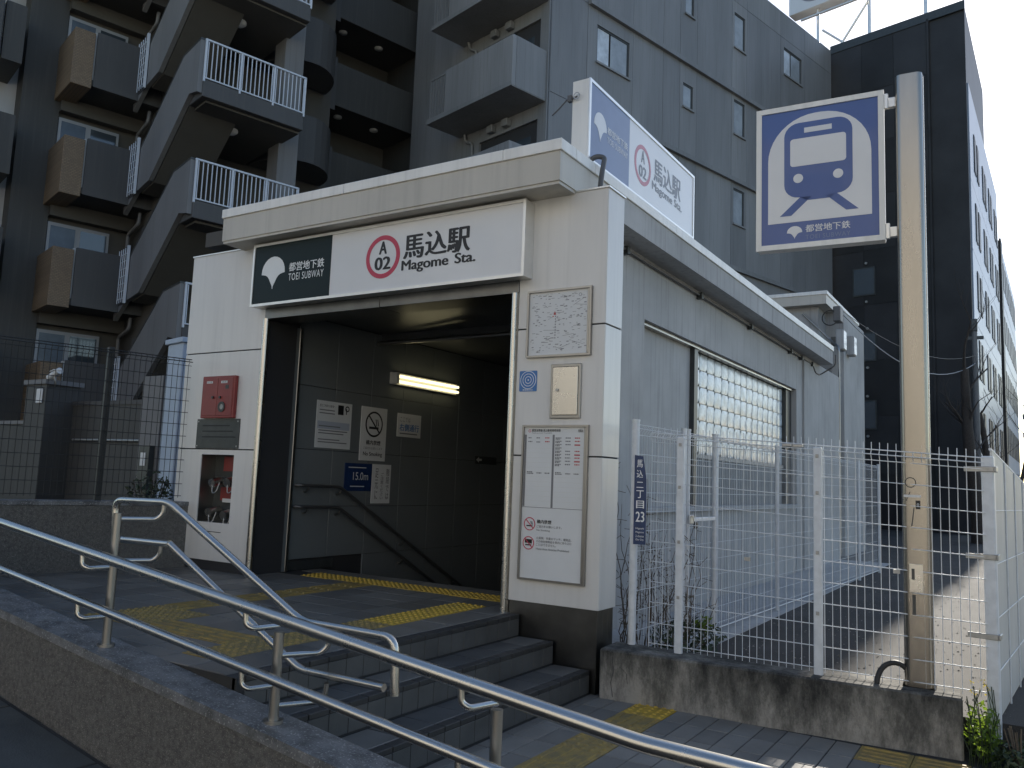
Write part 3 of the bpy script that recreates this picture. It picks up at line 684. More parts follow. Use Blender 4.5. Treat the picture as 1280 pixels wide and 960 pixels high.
lettering(t,M['black'],'構内禁煙',-.551,-.418,1.222,1.252,Y,bold=.02); lettering(t,M['greytxt'],'ご協力をお願いします。',-.551,-.325,1.190,1.210,Y,bold=.01); lettering(t,M['greytxt'],'No Smoking',-.551,-.43,1.160,1.178,Y,bold=.01)
for k,s in enumerate(('火薬類、多量のマッチ、爆発品、','その他危険物品を車内に持ち込む','ことはできません。')):
    lettering(t,M['greytxt'],s,-.551,-.235 if k<2 else -.37,1.100-.026*k,1.120-.026*k,Y,bold=.01)
lettering(t,M['greytxt'],'Hazardous Articles Prohibited',-.551,-.255,1.018,1.034,Y,bold=.01)
# left pier: alarm cabinet, plate, hose connections
t=thing('alarm_cabinet','red two door fire cabinet on the left pier','fire cabinet',(0,-.0005,0))
X0,X1,Z0,Z1=-4.745,-4.227,2.082,2.530
bx('cabinet_body',M['redbox'],t,X0,X1,-.05,0,Z0,Z1,.006)
bx('door',M['redbox'],t,X0+.02,-4.487,-.056,-.050,Z0+.025,Z1-.02,.003); bx('door',M['redbox'],t,-4.481,X1-.02,-.056,-.050,Z0+.025,Z1-.02,.003)
bx('label_plate',M['paper'],t,-4.665,-4.57,-.058,-.056,2.452,2.475); bx('label_plate',M['paper'],t,-4.435,-4.335,-.058,-.056,2.450,2.475)
bx('label_plate',M['dkgrey'],t,-4.36,-4.31,-.058,-.056,2.39,2.43)
lettering(t,M['black'],'消火栓',-4.66,-4.58,2.456,2.471,-.058,.001); lettering(t,M['black'],'放送',-4.42,-4.35,2.455,2.471,-.058,.001)
G().cyl((-4.545,-.072,2.30),.014,.016,12,'y').build('lock',M['dkgrey'],t); G().cyl((-4.43,-.072,2.30),.014,.016,12,'y').build('lock',M['dkgrey'],t)
G().ring(-4.40,2.20,.030,.055,-.056,.008,28).build('speaker_ring',M['dkgrey'],t); G().disc(-4.40,2.20,.029,-.056,.003).build('speaker_grille',M['zinc'],t)
t=thing('metal_plate','dark grey engraved plate screwed below the red cabinet','plate',(0,-.0005,0))
bx('plate',M['dkgrey'],t,-4.836,-4.152,-.010,0,1.765,2.076,.002)
for x,z in ((-4.81,2.05),(-4.178,2.05),(-4.81,1.79),(-4.178,1.79)): G().cyl((x,-.014,z),.009,.005,10,'y').build('screw',M['zinc'],t)
for k in range(3): bx('text_line',M['joint'],t,-4.74,-4.30+.05*k,-.011,-.010,2.0-.06*k,2.012-.06*k)
t=thing('hose_connection','twin fire hose inlets with chains in the left pier niche','hose inlet',(0,0,0))
bx('niche_back',M['dkgrey'],t,-4.735,-4.2135,.19,.199,.995,1.70)
bx('niche_side',M['steel_sat'],t,-4.739,-4.7355,.001,.19,.995,1.70); bx('niche_side',M['steel_sat'],t,-4.213,-4.2095,.001,.19,.995,1.70); bx('niche_floor',M['steel_sat'],t,-4.735,-4.2135,.001,.19,.990,.9945)
bx('red_plate',M['redbox'],t,-4.58,-4.24,.175,.188,1.53,1.685); bx('red_plate',M['redbox'],t,-4.60,-4.26,.175,.188,1.22,1.36); bx('yellow_plate',M['paper'],t,-4.55,-4.26,.165,.174,1.20,1.24)
for x,z in ((-4.58,1.43),(-4.34,1.44),(-4.60,1.12),(-4.36,1.10)):
    G().tube([(x,.185,z),(x+.01,.10,z-.01),(x+.02,.02,z-.03)],[.035,.045,.05],14).build('inlet',M['steel'],t)
    G().tube(bend([(x+.02,.03,z-.05),(x+.04,.02,z-.14),(x+.09,.03,z-.12),(x+.10,.06,z-.02)],.05),.006,6).build('chain',M['zinc'],t)
bx('trim_slot',M['joint'],t,-4.62,-4.33,-.002,-.0005,.895,.902)
# ============================================================ RAMP WALL AND HANDRAIL
wt=lambda x:.355-.118*x
t=thing('ramp_wall','speckled dark grey sloping wall carrying the steel handrail','wall')
G().prism([(-9,-.9),(2.3,-.9),(2.3,wt(2.3)-.05),(-9,wt(-9)-.05)],'y',-2.992,-2.770).build('wall_body',M['terrazzo'],t)
G().prism([(-9,wt(-9)-.049),(2.3,wt(2.3)-.049),(2.3,wt(2.3)),(-9,wt(-9))],'y',-3.0,-2.762).build('wall_cap',M['terrcap'],t)
t=thing('handrail','stainless double handrail on posts along the ramp wall','handrail')
nz=lambda x:.696+.1132*(1.64-x)
G().tube(bend([(-9,-3.02,nz(-9)),(1.64,-3.02,nz(1.64)),(3.4,-3.02,.64)],.05),.0295,20).build('near_upper_rail',M['steel'],t)
lz=lambda x:.608-.1137*x
G().tube(bend([(-9,-3.02,lz(-9)),(1.60,-3.02,lz(1.6)),(3.4,-3.02,.36)],.05),.0235,20).build('near_lower_rail',M['steel'],t)
G().tube(bend([(-1.43,-2.68,1.117),(-1.97,-2.68,1.11),(-1.99,-2.68,1.345),(-1.465,-2.68,1.353),(-.34,-2.68,.818),(.27,-2.68,.815),(.285,-2.68,.56)],.07,6),.021,16).build('far_upper_rail',M['steel'],t)
G().tube(bend([(-1.43,-2.68,1.117),(-.325,-2.68,.585),(.22,-2.68,.585)],.05),.019,16).build('far_lower_rail',M['steel'],t)
for x,zt in ((-4.4,nz(-4.4)-.11),(-3.02,nz(-3.02)-.11),(-1.645,1.285),(-.275,.80),(.97,nz(.97)-.11),(2.15,.56)):
    p=G().tube([(x,-2.88,wt(x)-.01),(x,-2.88,zt)],.0245,16).build('post',M['steel_sat'],t)
    G().cyl((x,-2.88,wt(x)-.004),.047,.016,20).build('base_flange',M['steel_sat'],p)
    for f,r in ((nz,.024),(lz,.019)):
        z=f(x)
        G().tube(bend([(x,-2.88,z-.085),(x-.05,-3.00,z-.09),(x-.075,-3.02,z-.07),(x-.08,-3.02,z-.01)],.03),.0135,10).build('bracket',M['steel'],p)
    if x in (-1.645,-.275):
        for zr in ((1.352,1.117) if x<-1 else (.79,.56)):
            G().tube(bend([(x,-2.88,zr-.10),(x+.10,-2.70,zr-.10),(x+.13,-2.68,zr-.07),(x+.135,-2.68,zr-.01)],.04),.0135,10).build('bracket',M['steel'],p)

# ============================================================ LOW WALL, FENCES, SIGN POST
t=thing('low_wall','stained low concrete wall under the white mesh fence','wall',(.05,-.062,0),R(3.93))
g=G().box(0,2.345,0,.335,-.3,.352,.012); g.build('wall_body',M['curb'],t)
gc=G()
for cx,pts in ((.10,[(0,.30),(.012,.20),(-.008,.12),(.01,.02)]),(.16,[(0,.24),(.05,.20),(.06,.13)])):
    for (a,b),(c_,d) in zip(pts,pts[1:]): gc.flat([(cx+a-.002,b),(cx+a+.002,b),(cx+c_+.002,d),(cx+c_-.002,d)],.0,.0008)
gc.build('crack',M['joint'],t)
zt=lambda x:1.95-.068*(x-.5)
t=thing('front_fence','white steel mesh fence standing on the low concrete wall','fence',(0,.235,0))
W0,W1=.31,2.53
zb=.385; NH=10
k=0; x=W0
vm=None
while x<=W1:
    p=[(x,0,zb-.03),(x,0,zt(x)-.07),(x,-.03,zt(x)-.035),(x,0,zt(x)),(x,0,zt(x)+.045)]
    G().tube(p,.0026,5).build('wire',M['fence'],t); x+=.0505
def hz(s): return G().tube([(W0,-.004,zb+(zt(W0)-.075-zb)*s),(W1,-.004,zb+(zt(W1)-.075-zb)*s)],.0034,6)
for i in range(NH+1): hz(i/NH).build('cross_wire',M['fence'],t)
for dy,dz in ((-.032,-.036),(-.003,-.004)): G().tube([(W0,dy-.003,zt(W0)+dz),(W1,dy-.003,zt(W1)+dz)],.0042,6).build('cross_wire',M['fence'],t)
for x in (.565,1.543): 
    p=bx('post',M['fence'],t,x-.028,x+.028,-.075,-.035,.34,zt(x)-.02,.006)
    for z in (.75,1.15,1.55,zt(x)-.08): bx('clip',M['zinc'],p,x-.010,x+.010,-.083,-.075,z-.012,z+.012,.002)
t2=t
for x in (1.05,2.02): bx('panel_clip',M['zinc'],t,x-.02,x+.02,-.012,.008,1.05,1.075)
bx('joint_clip',M['zinc'],t,1.30,1.36,-.045,-.02,zt(1.33)-.03,zt(1.33)-.008,.003); bx('joint_clip',M['zinc'],t,1.37,1.44,-.045,-.02,zt(1.4)-.03,zt(1.4)-.008,.003)
# corner post and fence running back along the alley
FA=R(87.87)
t=thing('alley_fence','long white mesh fence with gate receding along the concrete station wall','fence',(.165,.25,.2),FA)
Lf=9.66; H=1.83
for s in (0,.97,1.06,1.74,3.72,5.64,8.05,9.66):
    r=.030 if s in (0,1.74) else .024
    base=.15 if s==0 else -.02
    p=G().tube([(s,0,base),(s,0,H+.02)],r,14).build('post',M['fence'],t)
    G().cyl((s,0,H+.02),r*1.12,.014,14).build('post_cap',M['fence'],p)
segs=[(0,.97),(1.06,1.74),(1.74,3.72),(3.72,5.64),(5.64,8.05),(8.05,9.66)]
for a,b in segs:
    g=G(); x=a+.03
    while x<b-.02: g.tube([(x,.03,.06),(x,.03,H-.06),(x,.0,H-.03),(x,.03,H)],.0020,4,False); x+=.05
    for i in range(12): z=.08+(H-.16)*i/11; g.tube([(a,.027,z),(b,.027,z)],.0026,4,False)
    for dz in (-.03,0): g.tube([(a,.01,H+dz),(b,.01,H+dz)],.003,4,False)
    o=g.build('wire_panel',M['fence'],t); o['kind']='stuff'
bx('gate_latch',M['fence'],t,1.10,1.70,-.03,-.012,1.05,1.085,.004); bx('latch_plate',M['zinc'],t,1.02,1.12,-.045,-.025,1.03,1.11,.006)
bx('padlock',M['dkgrey'],t,1.13,1.17,-.06,-.03,.99,1.05,.006); bx('bolt',M['dkgrey'],t,1.0,1.12,-.05,-.03,.40,.42,.003)
G().tube([(1.06,0,.045),(9.66,0,.045)],.006,6).build('bottom_rail',M['fence'],t)
# right-hand fence: post, clamps and sheeted panels
t=thing('sheet_fence','white sheeted fence panels with steel clamps at the right edge','fence',(2.548,.27,.2),R(85.7))
bx('post',M['fence'],t,-.035,.035,-.035,.035,-.1,1.62,.008)
for z in (.50,.98,1.52): bx('clamp',M['zinc'],t,-.045,.05,-.05,-.036,z,z+.035,.004); 
for z in (.50,.98,1.52): bx('clamp',M['zinc'],t,-.044,-.036,-.036,.13,z+.001,z+.034,.003)
for k in range(7):
    a=.04+.62*k; b=a+.61
    G().prism([(a,.02),(b,.02),(b,1.66-.085*b),(a,1.66-.085*a)],'y',-.02,-.008).build('sheet_panel',M['fsheet'],t)
    G().tube([(b+.005,-.024,.0),(b+.005,-.024,1.66-.085*b)],.006,6).build('seam_wire',M['fence'],t)
for z in (.30,.62,.95,1.28): G().tube([(.03,-.024,z),(4.4,-.024,z-.03)],.0035,6).build('cross_wire',M['fence'],t)
G().tube([(-.0,-.014,1.665),(4.4,-.014,1.665-.085*4.4)],.009,8).build('top_wire',M['fence'],t)

t=thing('subway_pole_sign','tall steel post with a blue and white train pictogram sign box','sign',(2.135,.30,0),R(4))
g=G(); pr=rrect(-.084,.084,-.07,.07,.038,7); n=len(pr)
g.add([(a,b,.345) for a,b in pr]+[(a,b,4.44) for a,b in pr],[(i,(i+1)%n,(i+1)%n+n,i+n) for i in range(n)],True); g.add([(a,b,4.44) for a,b in pr],[tuple(range(n))]); g.build('post',M['steel_worn'],t)
bx('post_edge',M['steel'],t,.0835,.090,-.028,.028,.36,4.43,.002)
bx('access_hatch',M['steel'],t,-.045,.035,-.0735,-.070,.94,1.12,.002); bx('hatch_mark',M['dkgrey'],t,-.032,-.014,-.0745,-.0735,1.02,1.09); bx('tape_mark',M['dkgrey'],t,-.030,-.010,-.0712,-.070,.80,.925)
bx('tape_strip',M['paper'],t,-.07,.03,-.0715,-.070,1.545,1.56); bx('sticker',M['black'],t,-.002,.026,-.0715,-.070,1.47,1.525); G().ring(.012,1.50,.004,.007,-.0715,.0006,14).build('sticker_print',M['paper'],t)
g=G().ring(-.03,1.64,.028,.034,-.070,.0006,20); g.flat([(-.06,1.52),(-.055,1.52),(-.03,1.58),(-.035,1.58)],-.070,.0006); g.flat([(-.03,1.36),(-.022,1.36),(-.008,1.48),(-.014,1.48)],-.070,.0006); g.build('scuff',M['dkgrey'],t)
bx('post_base',M['dkgrey'],t,-.10,.10,-.085,.085,.335,.352,.004)
sx0,sx1,sz0,sz1=-1.018,-.160,3.285,4.352
b=bx('sign_box',M['coping'],t,sx0,sx1,-.045,.05,sz0,sz1,.006)
framebars('sign_frame',t,sx0-.004,sx1+.004,sz0-.004,sz1+.004,-.062,-.045,.038,M['coping'])
bx('sign_face',M['blue'],t,sx0+.03,sx1-.03,-.0525,-.0455,sz0+.03,sz1-.03)
y=-.0525
ax0,ax1=-.938,-.240
arch=[(ax0,3.476),(ax1,3.476)]+arc(ax1-.33,3.945,.33,0,90,10)+arc(ax0+.33,3.945,.33,90,180,10)
G().flat(arch,y,.002).build('tunnel_arch',M['signwhite'],t)
y=-.0545
dx=-2.140
G().flat(rrect(1.316+dx,1.779+dx,3.655,4.215,.10,6),y,.0015).build('train_body',M['blue'],t)
G().flat([(1.42+dx,3.66),(1.68+dx,3.66),(1.63+dx,3.628),(1.47+dx,3.628)],y,.0014).build('train_skirt',M['blue'],t)
y2=-.056
G().flat(rrect(1.358+dx,1.737+dx,3.888,4.096,.022,4),y2,.0015).build('train_window',M['signwhite'],t)
bx('destination_blind',M['signwhite'],t,1.455+dx,1.643+dx,y2-.0015,y2,4.134,4.172)
for x in (1.413,1.683): G().disc(x+dx,3.797,.034,y2,.0015).build('headlight',M['signwhite'],t)
G().flat([(1.425+dx,3.655),(1.505+dx,3.655),(1.365+dx,3.525),(1.285+dx,3.525)],y,.0014).build('track_rail',M['blue'],t)
G().flat([(1.595+dx,3.655),(1.675+dx,3.655),(1.815+dx,3.525),(1.735+dx,3.525)],y,.0014).build('track_rail',M['blue'],t)
y=-.0525
G().flat(ginkgo(1.387+dx,3.400,.105,.092),y,.0015).build('leaf_emblem',M['signwhite'],t)
lettering(t,M['signwhite'],'都営地下鉄',1.462+dx,1.760+dx,3.392,3.446,y,bold=.012); lettering(t,M['fblue'],'TOEI SUBWAY',1.462+dx,1.760+dx,3.340,3.372,y,spacing=1.12)
for z in (3.29,4.22): 
    bx('bracket',M['alu'],t,sx1+.004,-.086,-.02,.02,z+.02,z+.09,.003); bx('bracket_plate',M['alu'],t,sx1+.003,sx1+.03,-.05,-.03,z,z+.11,.004)
t=thing('cable_loop','black cable arching over the low wall at the post foot','cable',(1.90,.20,.352))
G().tube([(0.19*(1-math.cos(R(a)))/1.0*.5*1.05,-.02+.0006*a,.135*math.sin(R(a))*1.0) for a in range(0,181,15)],.017,10).build('cable',M['rubber'],t)
# narrow navy address plate tied to the corner post
t=thing('address_plate','narrow navy address plate beside the white corner post reading 23','sign',(.195,.205,0),R(8))
G().flat([(-.012,1.105),(.085,1.105),(.083,1.60),(.055,1.775),(-.012,1.785)],0,.004).build('plate',M['navy'],t)
for k,s in enumerate('馬込二丁目'): 
    z=1.69-.078*k
    lettering(t,M['white'],s,.006,.052+.004*k,z,z+(.058 if s!='二' else .045),-.004,.001,bold=.01)
lettering(t,M['white'],'23',.004,.072,1.275,1.352,-.004,.001,bold=.015)
for k,s in enumerate(('Higashi','Magome','2-chome','Ota City')): lettering(t,M['white'],s,.006,.070,1.215-.028*k,1.233-.028*k,-.004,.001)

# ============================================================ REAR BLOCK OF THE STATION
t=thing('rear_block','taller cream roofed block behind the station side wall','outbuilding',(0,12.2,0))
bx('wall',M['concrete'],t,-4.2,-1.0,.25,3.6,.1,5.50); bx('wall',M['concrete'],t,-1.0,-.62,1.0,3.6,.1,5.50)
bx('roof_fascia',M['fascia'],t,-4.4,-.78,.0,3.8,5.50,5.70); bx('roof_coping',M['coping'],t,-4.42,-.76,-.02,3.82,5.70,5.78,.006)
G().tube(bend([(-1.3,.2,5.35),(-.75,.2,4.75),(-.53,-.02,4.55),(-.53,-.02,.3)],.1),.022,8).build('downpipe',M['steel_sat'],t)
t=thing('switch_box','dark box with a looped cable under the rear roof edge','electrical box',(-.62,12.4,5.15))
bx('box',M['cable'],t,-.05,.10,-.10,.22,-.02,.30,.01); G().tube([(-.10+.16*math.cos(R(a)),-.12,.05+.16*math.sin(R(a))) for a in range(60,330,18)],.011,7).build('cable',M['rubber'],t)
for k,(y,z) in enumerate(((12.30,4.52),(13.50,4.58))):
    t=thing('wall_lamp',('white boxed wall lamp on the rear block, the nearer left one','white boxed wall lamp on the rear block, the lower right one')[k],'wall lamp',(-.62,y,z),0,'boxed lamps on the rear block')
    bx('housing',M['concrete'],t,.0,.15,0,.34,0,.43,.015); bx('lens',M['signwhite'],t,.15,.165,.02,.32,.02,.41,.006); bx('arm',M['dkgrey'],t,-.12,0,.14,.20,.1,.3)
t=thing('overhead_wire','thin cable sagging from the rear block towards the far pole','wire')
def sag(a,b,d,n=14): 
    a,b=Vector(a),Vector(b); return [a.lerp(b,k/n)-Vector((0,0,d*4*(k/n)*(1-k/n))) for k in range(n+1)]
G().tube(sag((-.55,12.7,5.35),(1.40,23.5,5.70),.75),.012,6).build('cable',M['wframe'],t); G().tube(sag((-.55,12.75,5.42),(1.40,23.5,5.95),.45),.007,6).build('cable',M['cable'],t)

# ============================================================ LEFT BOUNDARY
t=thing('boundary_wall','low dark concrete wall at the left carrying the dark mesh fence','wall',(-5.15,-.98,0),R(75))
bx('wall_body',M['terrazzo'],t,-6,1.25,0,.2,.1,1.14); bx('wall_cap',M['terrcap'],t,-6,1.25,-.008,.208,1.141,1.19,.006)
t=thing('dark_fence','dark green mesh fence on the left boundary wall','fence',(-5.15,-.88,0),R(75))
H0,H1=1.20,2.72
x=-3.0; g=G()
while x<.84:
    g.tube([(x,0,H0+.03),(x,0,H1-.06),(x,-.03,H1-.03),(x,0,H1)],.0028,4,False); x+=.056
for i in range(12): z=H0+.05+(H1-.12-H0)*i/11; g.tube([(-3,-.003,z),(.84,-.003,z)],.0032,4,False)
for dy,dz in ((-.03,-.03),(0,0)): g.tube([(-3,dy,H1+dz),(.84,dy,H1+dz)],.005,4,False)
o=g.build('wire_panel',M['dfence'],t); o['kind']='stuff'
for s in (-2.0,.02): bx('post',M['dfence'],t,s-.03,s+.03,.012,.07,H0-.02,H1+.03,.005)
t=thing('gate_pillar','pale blue square pillar with a flat cap behind the dark fence','pillar',(-8.19,2.3,0),R(-12))
bx('shaft',M['bluewhite'],t,-.26,.26,-.26,.26,.4,3.42,.01); bx('cap',M['bluewhite'],t,-.30,.30,-.30,.30,3.42,3.50,.008)
G().ring(.0,3.55,.03,.045,.0,.02,16).build('ring_bolt',M['zinc'],t)
t=thing('garden_wall','dark garden wall with a thin rail beyond the dark fence','wall',(0,2.4,0))
bx('wall_body',M['aw'],t,-11.5,-8.75,0,.25,.4,2.55); bx('wall_cap',M['aw2'],t,-11.5,-8.75,-.02,.27,2.55,2.62)
bx('wall_wing',M['aw3'],t,-9.05,-8.55,-.3,-.02,.4,2.95); G().tube([(-11.3,-.06,1.95),(-8.8,-.06,1.95)],.02,8).build('rail',M['zinc'],t)
bx('meter_cover',M['dkgrey'],t,-8.86,-8.60,-.40,-.31,.9,1.86); bx('pale_slot',M['paper'],t,-8.80,-8.68,-.41,-.402,1.55,1.75)  # pale plate on the front of the meter cover
t=thing('gate_post','square gate post with a small intercom beyond the dark fence','gate post',(-11.8,2.0,0))
bx('shaft',M['aw'],t,-.32,.32,-.1,.5,.4,2.88); bx('cap',M['aw3'],t,-.36,.36,-.14,.54,2.88,2.96); bx('side_wall',M['aw'],t,-4.5,-.321,.0,.3,.4,2.2); bx('side_cap',M['aw3'],t,-4.5,-.321,-.03,.33,2.2,2.26); bx('intercom',M['paper'],t,.06,.24,-.13,-.102,2.55,2.80,.01)
t=thing('security_camera','white tube security camera on the gate post','camera',(-11.35,1.95,3.0),R(-20))
G().tube([(-.20,-.05,.0),(.18,.04,.10)],.055,12).build('body',M['paper'],t); G().tube([(-.20,-.052,-.002),(-.215,-.055,-.006)],.04,12).build('lens',M['black'],t)
bx('sunshield',M['paper'],t,-.24,.20,-.06,.06,.10,.115,.004); G().tube([(0,0,0),(.05,.02,-.12),(-.1,.03,-.14)],.018,8).build('mount',M['zinc'],t)
# ============================================================ APARTMENT BLOCK AT THE LEFT
A=thing('apartment_block','dark grey apartment block with tan brick balcony ends and outside stairs','building',(-17.679,6.215,0),R(75))
FH=2.93
# main wall, local x along the facade, outward is -y
bx('wall',M['aw'],A,-1.87,-.95,1.5,4.5,0,24); bx('wall',M['aw'],A,1.18,2.6,.6,4.5,0,24); bx('wall',M['aw4'],A,-.95,1.18,1.62,4.5,0,24)
for k in range(0,7):
    z0=2.62+FH*(k-0); zt_=z0+1.5
    # loggia spandrel above each opening and floor slab
    bx('slab',M['aw'],A,-.949,1.179,.02,1.615,z0+.0,z0+.16)
    # parapet: long dark panel, narrow step, tan brick end
    bx('parapet',M['aw2'],A,-.55,1.179,-.0,.14,z0-.02,zt_,.012); bx('parapet_step',M['awl'],A,-.60,-.551,.06,.2,z0+.12,zt_-.02)
    bx('tan_end',M['tan'],A,-1.10,-.602,-.03,1.499,z0-(.10 if k else 2.7),zt_-.08,.008)
    bx('parapet_base',M['aw2'],A,-.56,1.1785,-.012,-.0005,z0-.02,z0+.26)
    # sash window behind
    wf=bx('window_frame',M['wframe'],A,-.93,.62,1.52,1.60,z0+.20,z0+2.42); bx('pane',M['glassb'],wf,-.86,-.25,1.508,1.522,z0+.26,z0+2.33); bx('pane',M['glass'],wf,-.12,.55,1.508,1.522,z0+.26,z0+2.33)
    bx('loggia_lintel',M['aw4'],A,-.949,1.179,1.3,1.6,z0+2.55,z0+FH)
    G().tube(bend([(1.02,.35,z0-.05),(1.02,.40,z0-.35),(1.02,1.2,z0-.5),(1.02,1.2,z0-1.4)],.1),.05,8).build('downpipe',M['aw3'],A)
# second bay further left
bx('wall',M['awl'],A,-8,-1.871,2.2,4.5,0,24)  # light reflected onto this wall is put into its pale colour
for k in range(0,7):
    z0=2.9+FH*k
    bx('parapet',M['aw2'],A,-7,-2.62,.5,2.199,z0,z0+1.5,.012); bx('parapet_step',M['awl'],A,-2.619,-2.56,.8,2.199,z0+.05,z0+1.45); bx('parapet_end',M['aw'],A,-2.559,-2.10,.62,2.199,z0-.05,z0+1.5)
# outside stair: landing slabs with railings, sloping parapets, dark wall behind
bx('stair_wall',M['aw4'],A,1.18,5.9,-.9,.599,0,24); bx('stair_wall',M['aw'],A,2.61,5.9,.6,4.5,0,24)
bx('stair_pier',M['aw3'],A,3.2,3.75,-3.2,-2.6,0,24)
bal=G().box(-.010,.010,-.010,.010,0,.90).mesh('baluster',M['rail'])
for k in range(-1,5):
    zr=5.72+FH*k                      # rail top
    zs=zr-1.40
    bx('landing_slab',M['aw2'],A,.70,3.30,-4.28,-.92,zs,zs+.42,.01)
    bx('landing_edge',M['aw4'],A,.86,3.29,-4.10,-.93,zs-.05,zs-.001)
    rl=bx('rail_top',M['rail'],A,.68,3.31,-4.30,-4.25,zr-.035,zr+.01,.004); bx('rail_bottom',M['rail'],A,.70,3.30,-4.29,-4.26,zs+.44,zs+.47)
    for i in range(24): put('baluster',bal,A,(.76+.1085*i,-4.275,zs+.455))
    for x in (.71,1.58,2.44,3.29): bx('rail_post',M['rail'],A,x-.022,x+.022,-4.30,-4.25,zs+.36,zr,.003)
    # stair parapet, descending away from the landing
    poly=[(-4.24,zr),(-3.2,zr-.06),(-.45,zr-1.75),(.35,zr-2.28),(.35,zr-3.3),(-.5,zr-2.88),(-1.45,zr-2.78),(-3.75,zr-1.22),(-4.24,zr-1.32)]
    G().prism(poly,'x',.585,.699).build('stair_parapet',M['aw3'],A)
    G().prism([(p[0],p[1]) for p in ((-4.25,zr+.012),(-3.2,zr-.048),(.35,zr-2.268),(.35,zr-2.31),(-3.2,zr-.09),(-4.25,zr-.03))],'x',.575,.712).build('stair_coping',M['dkgrey'],A)
    G().prism([(-3.75,zr-1.24),(-1.45,zr-2.80),(-.6,zr-2.9),(-.6,zr-2.75),(-1.4,zr-2.6),(-3.6,zr-1.1)],'x',.72,1.9).build('stair_flight',M['aw4'],A)
    # lattice window between the flights
    lf=G().prism([(-.62,zr-1.42),(-.55,zr-1.42),(-.55,zr-2.95),(-.62,zr-2.95)],'x',.50,.56).build('lattice_frame',M['rail'],A)
    for i in range(5): G().tube([(.53,-.5+.16*i,zr-1.45),(.53,-.5+.16*i,zr-2.9)],.014,5).build('bar',M['rail'],lf)
    for i in range(7): G().tube([(.53,-.55,zr-1.6-.2*i),(.53,.2,zr-1.6-.2*i)],.010,5).build('bar',M['rail'],lf)
    bx('lattice_void',M['joint'],A,.57,.584,-.6,.3,zr-2.95,zr-1.40)
    # dome lamp under the landing
    bm=G(); n=14
    for i in range(4):
        pass
    bm.tube([(1.95,-3.0,zs-.05),(1.95,-3.0,zs-.10),(1.95,-3.0,zs-.15),(1.95,-3.0,zs-.18)],[.20,.20,.14,.04],16).build('dome_lamp',M['domel'],A)
bx('hidden_sun_block',M['aw'],A,9.41,20,-.4,4.5,0,24)  # unseen block added to keep direct sun off the corridors
# open corridors between the stair and the tower
bx('corridor_wall',M['aw4'],A,5.9,9.40,1.4,4.5,0,24)
for k in range(-2,5):
    z0=10.2+FH*(k-0)
    bx('corridor_slab',M['aw2'],A,3.2,9.4,-.45,1.399,z0+.0,z0+.2)
    bx('corridor_parapet',M['aw'],A,5.2,9.4,-.6,-.451,z0-.06,z0+1.36,.01)
    bx('corridor_post',M['aw2'],A,5.85,6.15,-.75,-.601,z0-.3,z0+1.42)
    # rounded landing
    arcp=[(4.5+1.15*math.cos(R(a)),-1.0+1.5*math.sin(R(a))) for a in range(180,361,12)]
    ins=[(4.5+1.02*math.cos(R(a)),-1.0+1.36*math.sin(R(a))) for a in range(360,179,-12)]
    G().prism(arcp+ins,'z',z0-.06,z0+1.30).build('round_parapet',M['aw2'],A)
    G().prism([(4.5+1.13*math.cos(R(a)),-1.0+1.48*math.sin(R(a))) for a in range(180,361,12)],'z',z0-.05,z0+.12).build('round_slab',M['aw2'],A)
    for x in (6.8,8.2): G().tube([(x,.2,z0-.001),(x,.2,z0-.05),(x,.2,z0-.07)],[.14,.14,.05],12).build('corridor_lamp',M['domel'],A)
# ============================================================ GREY TOWER
B=thing('grey_tower','grey panel clad apartment tower with balconies behind the station','building',(-9.764,11.891,0),R(-15))
BF=2.95
bx('core',M['joint'],B,-5.0,1.15,1.37,17.8,0,19.9)
bx('side_wall',M['bw'],B,-5.06,-3.0,1.30,1.369,0,20); bx('side_wall',M['bw2'],B,-3.0,-1.5,1.28,1.369,0,20); bx('side_wall',M['bw'],B,.98,1.32,1.28,1.369,0,20)
for k in range(-1,4):
    z0=11.90+BF*(k-1)
    bx('balcony',M['bw2'],B,-1.62,1.28,0,.14,z0,z0+1.42,.01); bx('balcony_return',M['bw'],B,1.14,1.28,.141,1.279,z0,z0+1.42); bx('balcony_lip',M['bw'],B,-2.42,1.30,-.02,-.001,z0-.02,z0+.10); bx('balcony_slab',M['bw2'],B,-2.42,1.27,.001,1.279,z0-.02,z0+.14)
    rl=bx('side_rail',M['bw'],B,-2.40,-1.621,.02,.06,z0+1.32,z0+1.38)
    for i in range(6): bx('rail_bar',M['bw'],rl,-2.36+.13*i,-2.33+.13*i,.03,.05,z0+.14,z0+1.32)
    bx('spandrel',M['bw2'],B,-1.499,.979,1.281,1.369,z0+2.52,z0+BF-.03)
    wf=bx('window_frame',M['dkgrey'],B,-1.0,.7,1.375,1.42,z0+.3,z0+2.2); bx('pane',M['glass'],wf,-.95,-.2,1.366,1.374,z0+.35,z0+2.15); bx('pane',M['glass'],wf,-.1,.65,1.366,1.374,z0+.35,z0+2.15)
    for x in (-1.0,-.35): bx('vent_hood',M['bw2'],B,x,x+.26,1.10,1.28,z0+2.62,z0+2.84,.02)
    G().tube(bend([(-2.05,1.15,z0-.05),(-2.05,1.2,z0-.25),(-1.75,1.22,z0-.4),(-1.75,1.22,z0-1.5)],.08),.045,8).build('downpipe',M['bw2'],B)
bx('back_recess',M['innerd'],B,-1.5,.98,1.372,1.374,0,19.8)
